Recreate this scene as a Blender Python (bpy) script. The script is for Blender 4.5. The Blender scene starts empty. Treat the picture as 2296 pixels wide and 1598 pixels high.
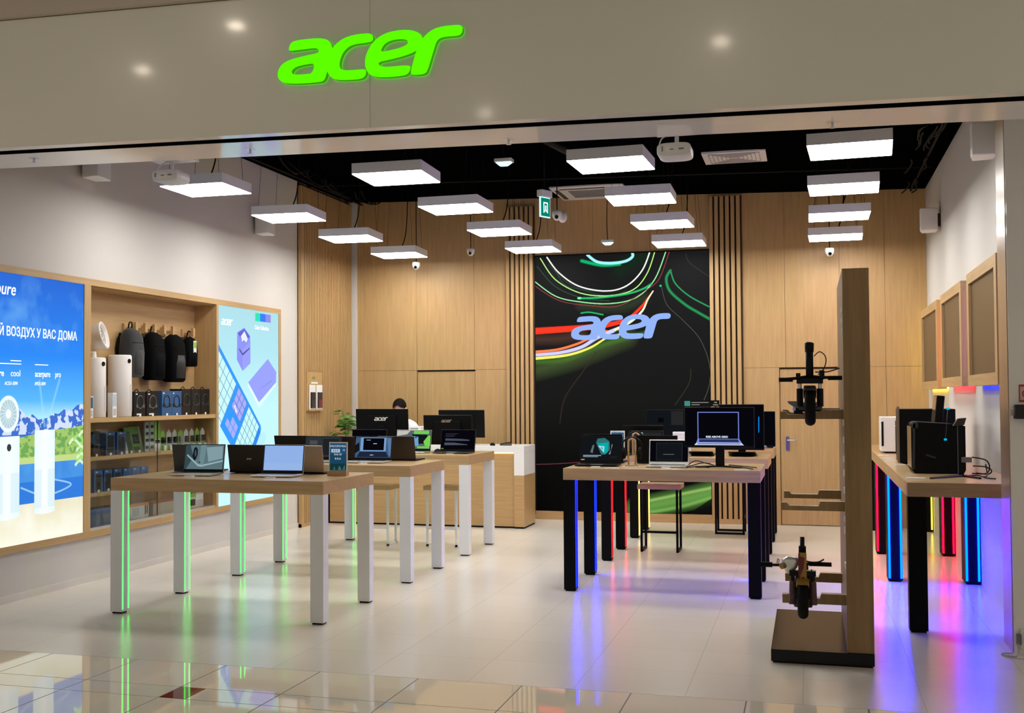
import bpy, bmesh, math, random
import numpy as np
from mathutils import Matrix, Vector, Euler
random.seed(5); PI=math.pi
C=bpy.context.scene.collection
S=bpy.context.scene
# ------------------------------------------------------------------ camera, world, exposure
cam_d=bpy.data.cameras.new('camera'); cam=bpy.data.objects.new('camera',cam_d); C.objects.link(cam)
Rr=Vector((0.95352312,0.3012879,-0.00438939)); Uu=Vector((0.01336966,-0.02775075,0.99952546)); Ff=Vector((-0.30102312,0.95312932,0.0304891))
M=Matrix(((Rr.x,Uu.x,-Ff.x,0),(Rr.y,Uu.y,-Ff.y,0),(Rr.z,Uu.z,-Ff.z,1.55),(0,0,0,1)))
cam.matrix_world=M
cam_d.sensor_fit='HORIZONTAL'; cam_d.sensor_width=36; cam_d.lens=36*2740.70/2296
cam_d.shift_x=(1148-947.59)/2296; cam_d.shift_y=(804.69-799)/2296
cam_d.clip_start=.05; cam_d.clip_end=200
S.camera=cam
W=bpy.data.worlds.new('mall_light'); S.world=W; W.use_nodes=True
W.node_tree.nodes['Background'].inputs[0].default_value=(1,.93,.82,1)
W.node_tree.nodes['Background'].inputs[1].default_value=.38
S.view_settings.view_transform='Standard'; S.view_settings.look='None'; S.view_settings.gamma=1
S.view_settings.use_curve_mapping=False; S.view_settings.exposure=0.0
PANEL=22.5        # luminous lamp panels
DOWN=280          # mall downlights
# ------------------------------------------------------------------ materials
def lin(c):
    if isinstance(c,str):
        c=c.lstrip('#'); c=[int(c[i:i+2],16)/255 for i in (0,2,4)]
        c=[x/12.92 if x<=.04045 else ((x+.055)/1.055)**2.4 for x in c]
    return (c[0],c[1],c[2],1)
_m={}
def mat(name,col=(.8,.8,.8),rough=.5,metal=0,coat=0,spec=.5,trans=0,ior=1.45,alpha=1,vary=0,vs=4,sheen=0):
    if name in _m: return _m[name]
    m=bpy.data.materials.new(name); m.use_nodes=True; n=m.node_tree; b=n.nodes['Principled BSDF']
    b.inputs['Base Color'].default_value=lin(col); b.inputs['Roughness'].default_value=rough; b.inputs['Metallic'].default_value=metal
    b.inputs['Coat Weight'].default_value=coat; b.inputs['Coat Roughness'].default_value=.08
    b.inputs['Specular IOR Level'].default_value=spec; b.inputs['IOR'].default_value=ior
    b.inputs['Transmission Weight'].default_value=trans; b.inputs['Alpha'].default_value=alpha
    b.inputs['Sheen Weight'].default_value=sheen
    if vary:
        t=n.nodes.new('ShaderNodeTexCoord'); z=n.nodes.new('ShaderNodeTexNoise'); z.inputs['Scale'].default_value=vs; z.inputs['Detail'].default_value=4
        r=n.nodes.new('ShaderNodeMix'); r.data_type='RGBA'
        c=lin(col); r.inputs[6].default_value=tuple(x*(1-vary) for x in c[:3])+(1,); r.inputs[7].default_value=tuple(min(1,x*(1+vary)) for x in c[:3])+(1,)
        n.links.new(t.outputs['Object'],z.inputs['Vector']); n.links.new(z.outputs['Fac'],r.inputs[0]); n.links.new(r.outputs[2],b.inputs['Base Color'])
    _m[name]=m; return m
def emis(col,strength=1.0,name=None):
    key='glow_%s_%s'%(col if isinstance(col,str) else '_'.join('%.2f'%x for x in col),strength)
    if key in _m: return _m[key]
    m=bpy.data.materials.new(name or key); m.use_nodes=True; n=m.node_tree; n.nodes.remove(n.nodes['Principled BSDF'])
    e=n.nodes.new('ShaderNodeEmission'); e.inputs[0].default_value=lin(col); e.inputs[1].default_value=strength
    n.links.new(e.outputs[0],n.nodes['Material Output'].inputs[0]); _m[key]=m; return m
def wood(name,c1,c2,axis='z',rough=.45,coat=0,scale=1,panel=0):
    if name in _m: return _m[name]
    m=bpy.data.materials.new(name); m.use_nodes=True; n=m.node_tree; b=n.nodes['Principled BSDF']
    t=n.nodes.new('ShaderNodeTexCoord'); mp=n.nodes.new('ShaderNodeMapping')
    s=dict(x=(1.2,22,22),y=(22,1.2,22),z=(22,22,1.2))[axis]; mp.inputs['Scale'].default_value=tuple(v*scale for v in s)
    z=n.nodes.new('ShaderNodeTexNoise'); z.inputs['Scale'].default_value=1.6; z.inputs['Detail'].default_value=6; z.inputs['Roughness'].default_value=.62
    z2=n.nodes.new('ShaderNodeTexNoise'); z2.inputs['Scale'].default_value=.9; z2.inputs['Detail'].default_value=2
    r=n.nodes.new('ShaderNodeValToRGB'); r.color_ramp.elements[0].position=.32; r.color_ramp.elements[1].position=.68
    r.color_ramp.elements[0].color=lin(c2); r.color_ramp.elements[1].color=lin(c1)
    x=n.nodes.new('ShaderNodeMix'); x.data_type='RGBA'; x.blend_type='MULTIPLY'; x.inputs[0].default_value=.35
    L=n.links.new; L(t.outputs['Object'],mp.inputs[0]); L(mp.outputs[0],z.inputs['Vector']); L(t.outputs['Object'],z2.inputs['Vector'])
    L(z.outputs['Fac'],r.inputs[0]); L(r.outputs[0],x.inputs[6]); L(z2.outputs['Color'],x.inputs[7])
    x.inputs[0].default_value=.15
    L(x.outputs[2],b.inputs['Base Color']); b.inputs['Roughness'].default_value=rough; b.inputs['Coat Weight'].default_value=coat; b.inputs['Coat Roughness'].default_value=.1
    _m[name]=m; return m
WZ=wood('oak_upright_grain',(.56,.355,.155),(.46,.28,.115),'z',.5)
WX=wood('oak_cross_grain',(.56,.355,.155),(.46,.28,.115),'x',.35)
WY=wood('oak_depth_grain',(.56,.355,.155),(.46,.28,.115),'y',.5)
WT=wood('oak_table_veneer',(.58,.385,.185),(.46,.29,.125),'x',.28,.15)
WP=wood('oak_lacquered_post',(.54,.38,.22),(.46,.31,.16),'z',.3,.2)
WHITE=mat('white_wall_paint',(.62,.585,.54),.75,spec=.2)
WLEG=mat('white_table_lacquer',(.78,.78,.78),.35)
BLEG=mat('black_table_lacquer',(.0015,.0015,.0018),.5,spec=.12)
BLK=mat('black_plastic',(.003,.003,.0035),.4,spec=.2); BLKM=mat('matt_black',(.004,.004,.004),.7,spec=.15); BLKG=mat('gloss_black',(.002,.002,.0025),.15,spec=.3)
BEZ=mat('screen_bezel',(.003,.003,.003),.3,spec=.2)
GREY=mat('grey_plastic',(.18,.18,.19),.45); DGREY=mat('dark_grey_metal',(.045,.043,.042),.38,.5)
SIL=mat('silver_aluminium',(.62,.61,.60),.3,.7); WPL=mat('white_plastic',(.78,.77,.75),.4)
GOLD=mat('beige_aluminium',(.42,.34,.26),.35,.6)
CARD=mat('card_white',(.8,.8,.78),.6)
TAG=mat('price_card',(.85,.85,.85),.3)
# ------------------------------------------------------------------ mesh helpers
class MB:
    def __init__(s,xf=None): s.v=[];s.f=[];s.mi=[];s.mats=[];s.sm=[];s.cur=0;s.xf=xf
    def m(s,mt):
        if mt not in s.mats: s.mats.append(mt)
        s.cur=s.mats.index(mt); return s
    def add(s,vs,fs,smooth=False,xf=None):
        o=len(s.v); xf=xf or s.xf
        for p in vs:
            p=Vector(p)
            if xf is not None: p=xf@p
            s.v.append(tuple(p))
        for f in fs: s.f.append(tuple(i+o for i in f)); s.mi.append(s.cur); s.sm.append(smooth)
        return s
    def box(s,x0,y0,z0,x1,y1,z1,xf=None):
        if x0>x1:x0,x1=x1,x0
        if y0>y1:y0,y1=y1,y0
        if z0>z1:z0,z1=z1,z0
        return s.add([(x0,y0,z0),(x1,y0,z0),(x1,y1,z0),(x0,y1,z0),(x0,y0,z1),(x1,y0,z1),(x1,y1,z1),(x0,y1,z1)],
          [(0,3,2,1),(4,5,6,7),(0,1,5,4),(1,2,6,5),(2,3,7,6),(3,0,4,7)],xf=xf)
    def quad(s,a,b,c,d): return s.add([a,b,c,d],[(0,1,2,3)])
    def cyl(s,p0,p1,r0,r1=None,n=16,cap=True,smooth=True):
        r1=r0 if r1 is None else r1; p0=Vector(p0);p1=Vector(p1); d=(p1-p0).normalized()
        a=d.orthogonal().normalized(); b=d.cross(a); vs=[]
        for p,r in((p0,r0),(p1,r1)):
            for i in range(n): t=2*PI*i/n; vs.append(p+a*math.cos(t)*r+b*math.sin(t)*r)
        s.add(vs,[(i,(i+1)%n,n+(i+1)%n,n+i) for i in range(n)],smooth)
        if cap: s.add(vs,[tuple(range(n))[::-1],tuple(range(n,2*n))])
        return s
    def tube(s,pts,r,n=8,curve=True,cap=True):
        pts=[Vector(p) for p in pts]
        if curve and len(pts)>2:
            q=[]
            for i in range(len(pts)-1):
                p0=pts[max(i-1,0)];p1=pts[i];p2=pts[i+1];p3=pts[min(i+2,len(pts)-1)]
                for k in range(6):
                    t=k/6; q.append(.5*((2*p1)+(p2-p0)*t+(2*p0-5*p1+4*p2-p3)*t*t+(3*p1-p0-3*p2+p3)*t**3))
            q.append(pts[-1]); pts=q
        vs=[];N=len(pts); up=None
        for i,p in enumerate(pts):
            d=(pts[min(i+1,N-1)]-pts[max(i-1,0)]).normalized()
            if up is None: up=d.orthogonal().normalized()
            a=(up-d*up.dot(d)); a=a.normalized() if a.length>1e-6 else d.orthogonal().normalized(); up=a; b=d.cross(a)
            rr=r[i] if isinstance(r,list) else r
            for k in range(n): t=2*PI*k/n; vs.append(p+a*math.cos(t)*rr+b*math.sin(t)*rr)
        fs=[(i*n+k,i*n+(k+1)%n,(i+1)*n+(k+1)%n,(i+1)*n+k) for i in range(N-1) for k in range(n)]
        if cap: fs+=[tuple(range(n))[::-1],tuple(range((N-1)*n,N*n))]
        return s.add(vs,fs,True)
    def loft(s,secs,n=28,smooth=True,xf=None):
        # secs: (z,cx,cy,hw,hd,power)
        vs=[]
        for z,cx,cy,hw,hd,p in secs:
            for i in range(n):
                t=2*PI*i/n;c=math.cos(t);q=math.sin(t)
                vs.append((cx+hw*math.copysign(abs(c)**(2/p),c),cy+hd*math.copysign(abs(q)**(2/p),q),z))
        N=len(secs)
        fs=[(i*n+k,i*n+(k+1)%n,(i+1)*n+(k+1)%n,(i+1)*n+k) for i in range(N-1) for k in range(n)]
        fs+=[tuple(range(n))[::-1],tuple(range((N-1)*n,N*n))]
        return s.add(vs,fs,smooth,xf)
    def prism(s,poly,a0,a1,axis='y'):
        # poly in the two remaining axes, extruded along axis
        def P(u,v,w):
            return {'y':(u,w,v),'x':(w,u,v),'z':(u,v,w)}[axis]
        n=len(poly); vs=[P(u,v,a0) for u,v in poly]+[P(u,v,a1) for u,v in poly]
        s.add(vs,[tuple(range(n)),tuple(range(n,2*n))[::-1]]+[(i,n+i,n+(i+1)%n,(i+1)%n) for i in range(n)])
        return s
    def torus(s,c,R,r,axis='x',n=32,m=12,sx=1):
        vs=[]
        for i in range(n):
            t=2*PI*i/n
            for k in range(m):
                q=2*PI*k/m; a=(R+r*math.cos(q)); w=r*sx*math.sin(q)
                u,v=a*math.cos(t),a*math.sin(t)
                vs.append({'x':(c[0]+w,c[1]+u,c[2]+v),'y':(c[0]+u,c[1]+w,c[2]+v),'z':(c[0]+u,c[1]+v,c[2]+w)}[axis])
        return s.add(vs,[(i*m+k,((i+1)%n)*m+k,((i+1)%n)*m+(k+1)%m,i*m+(k+1)%m) for i in range(n) for k in range(m)],True)
    def mesh(s,name):
        me=bpy.data.meshes.new(name); me.from_pydata(s.v,[],s.f)
        for m_ in s.mats: me.materials.append(m_)
        for p,i,sm in zip(me.polygons,s.mi,s.sm): p.material_index=i; p.use_smooth=sm
        bm=bmesh.new(); bm.from_mesh(me); bmesh.ops.recalc_face_normals(bm,faces=bm.faces); bm.to_mesh(me); bm.free()
        return me
    def build(s,name,parent=None,bevel=0,label=None,flip=False):
        o=bpy.data.objects.new(name,s.mesh(name)); C.objects.link(o)
        if parent is not None: o.parent=parent
        if bevel:
            b=o.modifiers.new('bevel','BEVEL'); b.width=bevel; b.segments=2; b.limit_method='ANGLE'
        if label: o['label']=label
        return o
def tag(o,label,cat,group=None):
    o['label']=label; o['category']=cat
    if group: o['group']=group
    return o
def thing(name,loc,label,cat,group=None,rz=0):
    o=bpy.data.objects.new(name,None); C.objects.link(o); o.location=loc; o.rotation_euler=(0,0,rz); o.empty_display_size=.1
    return tag(o,label,cat,group)
def struct(mb,name,bevel=0):
    o=mb.build(name,None,bevel); o['kind']='structure'; return o
def dup(root,loc,rz=None,label=None,group=None):
    def cp(o,par):
        c=o.copy(); C.objects.link(c)
        if par is not None: c.parent=par
        for ch in list(o.children): cp(ch,c)
        return c
    r=cp(root,None); r.location=loc
    if rz is not None: r.rotation_euler=(0,0,rz)
    if label: r['label']=label
    if group: r['group']=group
    return r
def text(body,size,m,parent,loc,rot=(PI/2,0,0),align='LEFT',name='lettering',ext=.0006,sx=1,shear=0,bold=0):
    cu=bpy.data.curves.new(name,'FONT'); cu.body=body; cu.size=size; cu.extrude=ext; cu.align_x=align; cu.shear=shear; cu.resolution_u=3; cu.offset=bold
    t=bpy.data.objects.new('tmp',cu); C.objects.link(t); bpy.context.view_layer.update()
    me=bpy.data.meshes.new_from_object(t.evaluated_get(bpy.context.evaluated_depsgraph_get()))
    bpy.data.objects.remove(t); me.materials.clear(); me.materials.append(m); me.name=name
    o=bpy.data.objects.new(name,me); C.objects.link(o)
    if parent is not None: o.parent=parent
    o.location=loc; o.rotation_euler=rot; o.scale=(sx,1,1); return o
# the maker's wordmark as closed outlines; x 0..1, y 0..0.251
def _L(pts): return [((x-125)/2070,(700-y)/2070) for x,y in pts]
LOGO=[
 [_L([(250,325),(252,285),(268,240),(310,212),(460,203),(600,203),(690,225),(740,275),(755,335),(745,400),(715,520),(685,640),(665,685),(620,700),(480,703),(300,700),(190,680),(135,635),(122,575),(140,510),(190,455),(280,420),(420,395),(590,372),(603,345),(585,320),(540,311),(400,318)]),
  _L([(558,484),(450,490),(350,505),(300,535),(285,565),(305,592),(350,600),(450,602),(528,596)])],
 [_L([(1208,288),(1215,240),(1195,205),(1150,192),(1000,196),(880,225),(790,285),(730,360),(700,440),(688,520),(700,595),(740,655),(810,690),(950,700),(1080,697),(1125,675),(1142,630),(1135,590),(1000,592),(900,590),(850,570),(836,520),(848,450),(880,380),(940,325),(1010,302),(1110,298)])],
 [_L([(1635,588),(1628,640),(1600,680),(1540,694),(1400,698),(1260,690),(1180,655),(1135,590),(1123,500),(1140,420),(1185,330),(1250,260),(1340,210),(1450,188),(1580,186),(1690,212),(1755,268),(1768,335),(1735,400),(1660,445),(1540,480),(1400,505),(1275,522),(1285,560),(1330,580),(1430,584),(1540,580)]),
  _L([(1298,414),(1315,360),(1355,315),(1420,290),(1520,283),(1585,298),(1605,325),(1590,352),(1530,378),(1420,400)])],
 [_L([(1632,665),(1660,550),(1695,420),(1735,330),(1800,250),(1880,200),(1980,180),(2100,177),(2165,182),(2192,210),(2188,260),(2165,290),(2120,298),(2020,296),(1950,306),(1912,340),(1890,410),(1855,530),(1818,655),(1790,688),(1720,694),(1655,690)])]]
def logo(parent,width,m,xf,ext=.001,name='letter',aspect=1.0,join=False,side=None):
    """xf maps (x right, y up, z towards viewer) into the parent's space"""
    mb=MB()
    for L in LOGO:
        cu=bpy.data.curves.new('tmp','CURVE'); cu.dimensions='2D'; cu.fill_mode='BOTH'; cu.extrude=ext/2; cu.resolution_u=1
        for ring in L:
            # smooth once (Chaikin) for rounded terminals
            q=[]
            for i in range(len(ring)):
                a=ring[i]; b=ring[(i+1)%len(ring)]
                q.append((a[0]*.75+b[0]*.25,a[1]*.75+b[1]*.25)); q.append((a[0]*.25+b[0]*.75,a[1]*.25+b[1]*.75))
            sp=cu.splines.new('POLY'); sp.points.add(len(q)-1); sp.use_cyclic_u=True
            for p,c in zip(sp.points,q): p.co=(c[0]*width,c[1]*width*aspect,0,1)
        t=bpy.data.objects.new('tmp',cu); C.objects.link(t); bpy.context.view_layer.update()
        me=bpy.data.meshes.new_from_object(t.evaluated_get(bpy.context.evaluated_depsgraph_get())); bpy.data.objects.remove(t)
        if join:
            mb.m(m); mb.add([xf@v.co for v in me.vertices],[tuple(p.vertices) for p in me.polygons])
            bpy.data.meshes.remove(me)
        else:
            me.materials.clear(); me.materials.append(m); me.name=name
            if side:
                me.materials.append(side)
                for p in me.polygons:
                    if abs(p.normal.z)<.5: p.material_index=1
            me.transform(xf); o=bpy.data.objects.new(name,me); C.objects.link(o); o.parent=parent
    if join: return mb.build(name,parent)
FY=lambda x,y,z: Matrix.Translation((x,y,z))@Matrix(((1,0,0,0),(0,0,-1,0),(0,1,0,0),(0,0,0,1)))   # faces -Y
FX=lambda x,y,z: Matrix.Translation((x,y,z))@Matrix(((0,0,1,0),(1,0,0,0),(0,1,0,0),(0,0,0,1)))    # faces +X
RFX=(PI/2,0,PI/2)
# painted pictures for the screens: colours live in a colour attribute on a fine grid
class Canvas:
    def __init__(s,w,h,ex,ey):   # picture units: ex wide, ey high, origin bottom left
        s.w,s.h,s.ex,s.ey=w,h,ex,ey; s.a=np.zeros((h,w,3)); s.X,s.Y=np.meshgrid((np.arange(w)+.5)/w*ex,(np.arange(h)+.5)/h*ey)
    def blend(s,mask,c):
        c=np.array(lin(c)[:3]); s.a=s.a*(1-mask[...,None])+mask[...,None]*c
    def vgrad(s,stops):
        ys=[p[0] for p in stops]; cs=np.array([lin(p[1])[:3] for p in stops])
        for k in range(3): s.a[...,k]=np.interp(s.Y,ys,cs[:,k])
    def poly(s,pts,c,alpha=1):
        ins=np.zeros(s.X.shape,bool); n=len(pts)
        for i in range(n):
            x0,y0=pts[i];x1,y1=pts[(i+1)%n]
            if y0==y1: continue
            cond=((s.Y>=min(y0,y1))&(s.Y<max(y0,y1))); xx=x0+(s.Y-y0)*(x1-x0)/(y1-y0); ins^=cond&(s.X<xx)
        s.blend(ins*alpha,c)
    def stroke(s,pts,w,c,alpha=1,soft=.35,w1=None,curve=True):
        P=[np.array(p,float) for p in pts]
        if curve and len(P)>2:
            q=[]
            for i in range(len(P)-1):
                p0=P[max(i-1,0)];p1=P[i];p2=P[i+1];p3=P[min(i+2,len(P)-1)]
                for k in range(6):
                    t=k/6; q.append(.5*((2*p1)+(p2-p0)*t+(2*p0-5*p1+4*p2-p3)*t*t+(3*p1-p0-3*p2+p3)*t**3))
            q.append(P[-1]); P=q
        w1=w if w1 is None else w1; m=np.zeros(s.X.shape); N=len(P)-1
        for i in range(N):
            a,b=P[i],P[i+1]; d=b-a; L=d@d+1e-12; wa=w+(w1-w)*(i+.5)/N
            lo=np.minimum(a,b)-wa*1.5; hi=np.maximum(a,b)+wa*1.5
            j0=max(0,int(lo[0]/s.ex*s.w)-1);j1=min(s.w,int(hi[0]/s.ex*s.w)+2);i0=max(0,int(lo[1]/s.ey*s.h)-1);i1=min(s.h,int(hi[1]/s.ey*s.h)+2)
            if j0>=j1 or i0>=i1: continue
            X=s.X[i0:i1,j0:j1];Y=s.Y[i0:i1,j0:j1]
            t=np.clip(((X-a[0])*d[0]+(Y-a[1])*d[1])/L,0,1); r=np.hypot(X-a[0]-t*d[0],Y-a[1]-t*d[1])/(wa/2)
            v=np.clip((1-r)/max(soft,1e-3),0,1)*alpha; m[i0:i1,j0:j1]=np.maximum(m[i0:i1,j0:j1],v)
        s.blend(m,c)
    def disc(s,cx,cy,rx,ry,c,alpha=1,soft=.1,ring=0):
        r=np.hypot((s.X-cx)/rx,(s.Y-cy)/ry); m=np.clip((1-r)/soft,0,1)
        if ring: m=m*np.clip((r-ring)/soft,0,1)
        s.blend(m*alpha,c)
    def noise(s,seed,sc):
        g=np.random.RandomState(seed); out=np.zeros(s.X.shape)
        for o in range(4):
            k=sc*2**o; gx=g.rand(int(s.ey*k)+3,int(s.ex*k)+3); x=s.X*k;y=s.Y*k; i=y.astype(int);j=x.astype(int);fx=x-j;fy=y-i
            fx=fx*fx*(3-2*fx);fy=fy*fy*(3-2*fy)
            out+=((gx[i,j]*(1-fx)+gx[i,j+1]*fx)*(1-fy)+(gx[i+1,j]*(1-fx)+gx[i+1,j+1]*fx)*fy)/2**o
        return out/1.875
    def build(s,name,parent,xf,strength=1.0,sat=1):
        w,h=s.w,s.h; xs=np.linspace(0,s.ex,w+1);ys=np.linspace(0,s.ey,h+1); X,Y=np.meshgrid(xs,ys)
        co=np.stack([X,Y,0*X],-1).reshape(-1,3); Mx=np.array(xf); co=co@Mx[:3,:3].T+Mx[:3,3]
        me=bpy.data.meshes.new(name); I=(np.arange(h)[:,None]*(w+1)+np.arange(w)[None]).ravel()
        fc=np.stack([I,I+1,I+w+2,I+w+1],-1)
        me.vertices.add(len(co)); me.vertices.foreach_set('co',co.ravel().astype(np.float32))
        me.loops.add(fc.size); me.loops.foreach_set('vertex_index',fc.ravel().astype(np.int32))
        me.polygons.add(len(fc)); me.polygons.foreach_set('loop_start',(np.arange(len(fc))*4).astype(np.int32)); me.update(calc_edges=True)
        at=me.color_attributes.new('picture','FLOAT_COLOR','CORNER')
        col=np.concatenate([s.a.reshape(-1,3),np.ones((w*h,1))],1).repeat(4,axis=0); at.data.foreach_set('color',col.ravel().astype(np.float32))
        m=bpy.data.materials.new(name+'_picture'); m.use_nodes=True; n=m.node_tree; b=n.nodes['Principled BSDF']
        a=n.nodes.new('ShaderNodeAttribute'); a.attribute_name='picture'
        b.inputs['Base Color'].default_value=(.001,.001,.001,1); b.inputs['Roughness'].default_value=.5; b.inputs['Specular IOR Level'].default_value=.05
        n.links.new(a.outputs['Color'],b.inputs['Emission Color']); b.inputs['Emission Strength'].default_value=strength
        me.materials.append(m); me.validate(); o=bpy.data.objects.new(name,me); C.objects.link(o); o.parent=parent; return o

# ------------------------------------------------------------------ floor, walls, ceiling
def tile_mat(name,c1,c2,grout,size,ox,oy,rough,coat,ms=.003,bump=.0):
    m=bpy.data.materials.new(name); m.use_nodes=True; n=m.node_tree; b=n.nodes['Principled BSDF']; L=n.links.new
    g=n.nodes.new('ShaderNodeNewGeometry'); mp=n.nodes.new('ShaderNodeMapping'); mp.inputs['Location'].default_value=(-ox,-oy,0)
    br=n.nodes.new('ShaderNodeTexBrick'); br.offset=0; br.inputs['Scale'].default_value=1; br.inputs['Brick Width'].default_value=size; br.inputs['Row Height'].default_value=size
    br.inputs['Mortar Size'].default_value=ms; br.inputs['Mortar Smooth'].default_value=.1; br.inputs['Bias'].default_value=0
    br.inputs['Color1'].default_value=lin(c1); br.inputs['Color2'].default_value=lin(c2); br.inputs['Mortar'].default_value=lin(grout)
    z=n.nodes.new('ShaderNodeTexNoise'); z.inputs['Scale'].default_value=2.2; z.inputs['Detail'].default_value=5
    r=n.nodes.new('ShaderNodeMapRange'); r.inputs[3].default_value=rough*.93; r.inputs[4].default_value=rough*1.07
    L(g.outputs['Position'],mp.inputs[0]); L(mp.outputs[0],br.inputs['Vector']); L(g.outputs['Position'],z.inputs['Vector']); L(z.outputs['Fac'],r.inputs[0])
    L(br.outputs['Color'],b.inputs['Base Color']); L(r.outputs[0],b.inputs['Roughness']); b.inputs['Coat Weight'].default_value=coat; b.inputs['Coat Roughness'].default_value=.12
    return m
FL=tile_mat('pale_store_tiles',(.71,.655,.57),(.685,.635,.555),(.47,.43,.37),.58,-.63,6.45,.22,.0,.0015)
XL,XR,YB,ZC=-5.81,1.315,15.2,4.02
struct(MB().m(FL).box(-8,6.45,-.1,4,YB+.2,0),'floor')
# mall floor: polished tiles with narrow rows and small red insets
MT=mat('polished_mall_tile',(.80,.74,.60),.035,spec=.6,vary=.05,vs=1.3); MTW=mat('polished_mall_border_tile',(.78,.73,.61),.035,spec=.6,vary=.05,vs=2)
MR=mat('polished_red_inset',(.18,.02,.02),.05); MG=mat('dark_grout',(.10,.09,.075),.6)
mf=MB().m(MG).box(-14,-6,-.1,10,6.45,-.0015)
y=6.45; rows=[]; w=[.55,.235,.58,.235]
rows=[(5.905,6.45,'a'),(5.67,5.905,'b')]
yy=5.67
while yy>-6:
    rows.append((yy-.58,yy,'a')); rows.append((yy-.815,yy-.58,'b')); yy-=.815
red={1:-3.258,2:-2.1}
for ri,(a,b,t) in enumerate(rows):
    x=-4.425-.58*14
    while x<9:
        x1=x+.582; g=.0035
        rd=(t=='b' and int(round((x+4.425)/.582))%4==2)
        if rd:
            mf.m(MR).box(x+g,a+g,-.02,x+.15,b-g,0); mf.m(MTW).box(x+.15+g,a+g,-.02,x1-g,b-g,0)
        else: mf.m(MTW if t=='b' else MT).box(x+g,a+g,-.02,x1-g,b-g,0)
        x=x1
# second visible red inset, one row nearer
mf.m(MR).box(-2.098,5.53,-.02,-1.93,5.664,.0004)
struct(mf,'floor')
# walls
struct(MB().m(WHITE).box(XL-.2,6.9,0,XL,YB+.2,4.6),'wall_left')
struct(MB().m(WHITE).box(XR,8.44,0,XR+.2,YB+.2,4.6),'wall_right')
bw=MB().m(WZ)
seam=mat('panel_shadow_gap',(.10,.06,.03),.8)
xs=[-5.705,-4.88,-4.0,-3.68]
bw.m(seam).box(XL,YB+.05,0,XR,YB+.2,4.6)
def panel(x0,x1,z0,z1): bw.m(WZ).box(x0+.0015,YB,z0+.0015,x1-.0015,YB+.052,z1-.0015)
for a,b in ((-5.705,-4.88),(-4.88,-4.10),(-4.10,-3.67)):
    panel(a,b,1.89,4.3)
panel(-5.705,-4.88,0,1.89); panel(-4.09,-3.67,0,1.89)
for a,b in ((-3.67,-3.296),(-1.136,-.748)): panel(a,b,0,4.3)
for a,b in ((-3.296,-2.56),(-2.56,-1.85),(-1.85,-1.136)): panel(a,b,3.33,4.3)
for a,b in ((-3.296,-2.2),(-2.2,-1.136)): panel(a,b,0,.4)
for a,b in ((-.748,-.26),(-.26,.36),(.36,.86),(.86,XR)): panel(a,b,1.875,4.3)
panel(-.748,-.335,0,1.875); panel(.36,.86,0,1.875); panel(.86,XR,0,1.875)
struct(bw,'wall_back')
struct(MB().m(mat('black_painted_ceiling',(.0015,.0015,.0015),.95,spec=0)).add([(XL,6.9,4.13),(XR,6.9,3.93),(XR,YB+.1,3.93),(XL,YB+.1,4.13),(XL,6.9,4.7),(XR,6.9,4.7),(XR,YB+.1,4.7),(XL,YB+.1,4.7)],[(0,1,2,3),(4,5,6,7),(0,1,5,4),(2,3,7,6),(0,3,7,4),(1,2,6,5)]),'ceiling')
# doors (flush, oak)
def door(name,x0,x1,zt,handle=False):
    d=MB().m(WZ).box(x0+.006,YB+.018,.008,x1-.006,YB+.045,zt-.006).build(name); d['kind']='structure'
    if handle:
        h=MB().m(mat('violet_anodised_plate',(.16,.13,.30),.35,.6)).loft([(0,0,0,.021,.085,6),(.006,0,0,.021,.085,6)],24,False,Matrix.Translation((x0+.085,YB+.012,.97))@Matrix.Rotation(PI/2,4,'X'))
        h.m(SIL).tube([(x0+.085,YB+.012,1.01),(x0+.085,YB-.045,1.01),(x0+.10,YB-.05,1.01),(x0+.20,YB-.05,1.01)],.008,curve=False)
        h.build('handle',d,label='silver lever on a violet back plate')
    return d
door('door_1',-4.88,-4.09,1.875); door('door_2',-.335,.36,1.86,True)
# slatted oak wainscots
def slats_y(x0,x1,n,name):
    t=MB().m(mat('slat_backing',(.055,.03,.012),.8)).box(x0,YB-.012,.06,x1,YB,3.96); p=(x1-x0)/n
    t.m(WZ)
    for i in range(n): t.box(x0+p*i+.003,YB-.055,.06,x0+p*(i+1)-.019,YB-.012,3.96)
    t.box(x0-.0,YB-.055,0,x1,YB,.06)
    return struct(t,name)
slats_y(-3.667,-3.300,6,'trim_1'); slats_y(-1.134,-.75,6,'trim_2')
t=MB().m(mat('slat_backing',(.055,.03,.012),.8)).box(XL,13.44,.04,XL+.01,15.15,4.12).m(WZ)
n=32; p=(15.15-13.50)/n
for i in range(n): t.box(XL+.01,13.50+p*i,.04,XL+.05,13.50+p*(i+1)-.018,4.08)
t.box(XL,13.44,0,XL+.052,13.50,4.08); t.box(XL,13.44,0,XL+.05,15.15,.04)
struct(t,'trim_3')
struct(MB().m(WHITE).box(XL,15.15,0,-5.705,YB+.02,4.3),'trim_4')
# skirting below the LED wall
struct(MB().m(WX).box(-3.3,YB-.05,0,-1.134,YB,.105),'baseboard_back')
struct(MB().m(mat('skirting_off_white',(.66,.62,.56),.5)).box(XL,7.0,0,XL+.012,13.44,.055),'baseboard_left')
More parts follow.
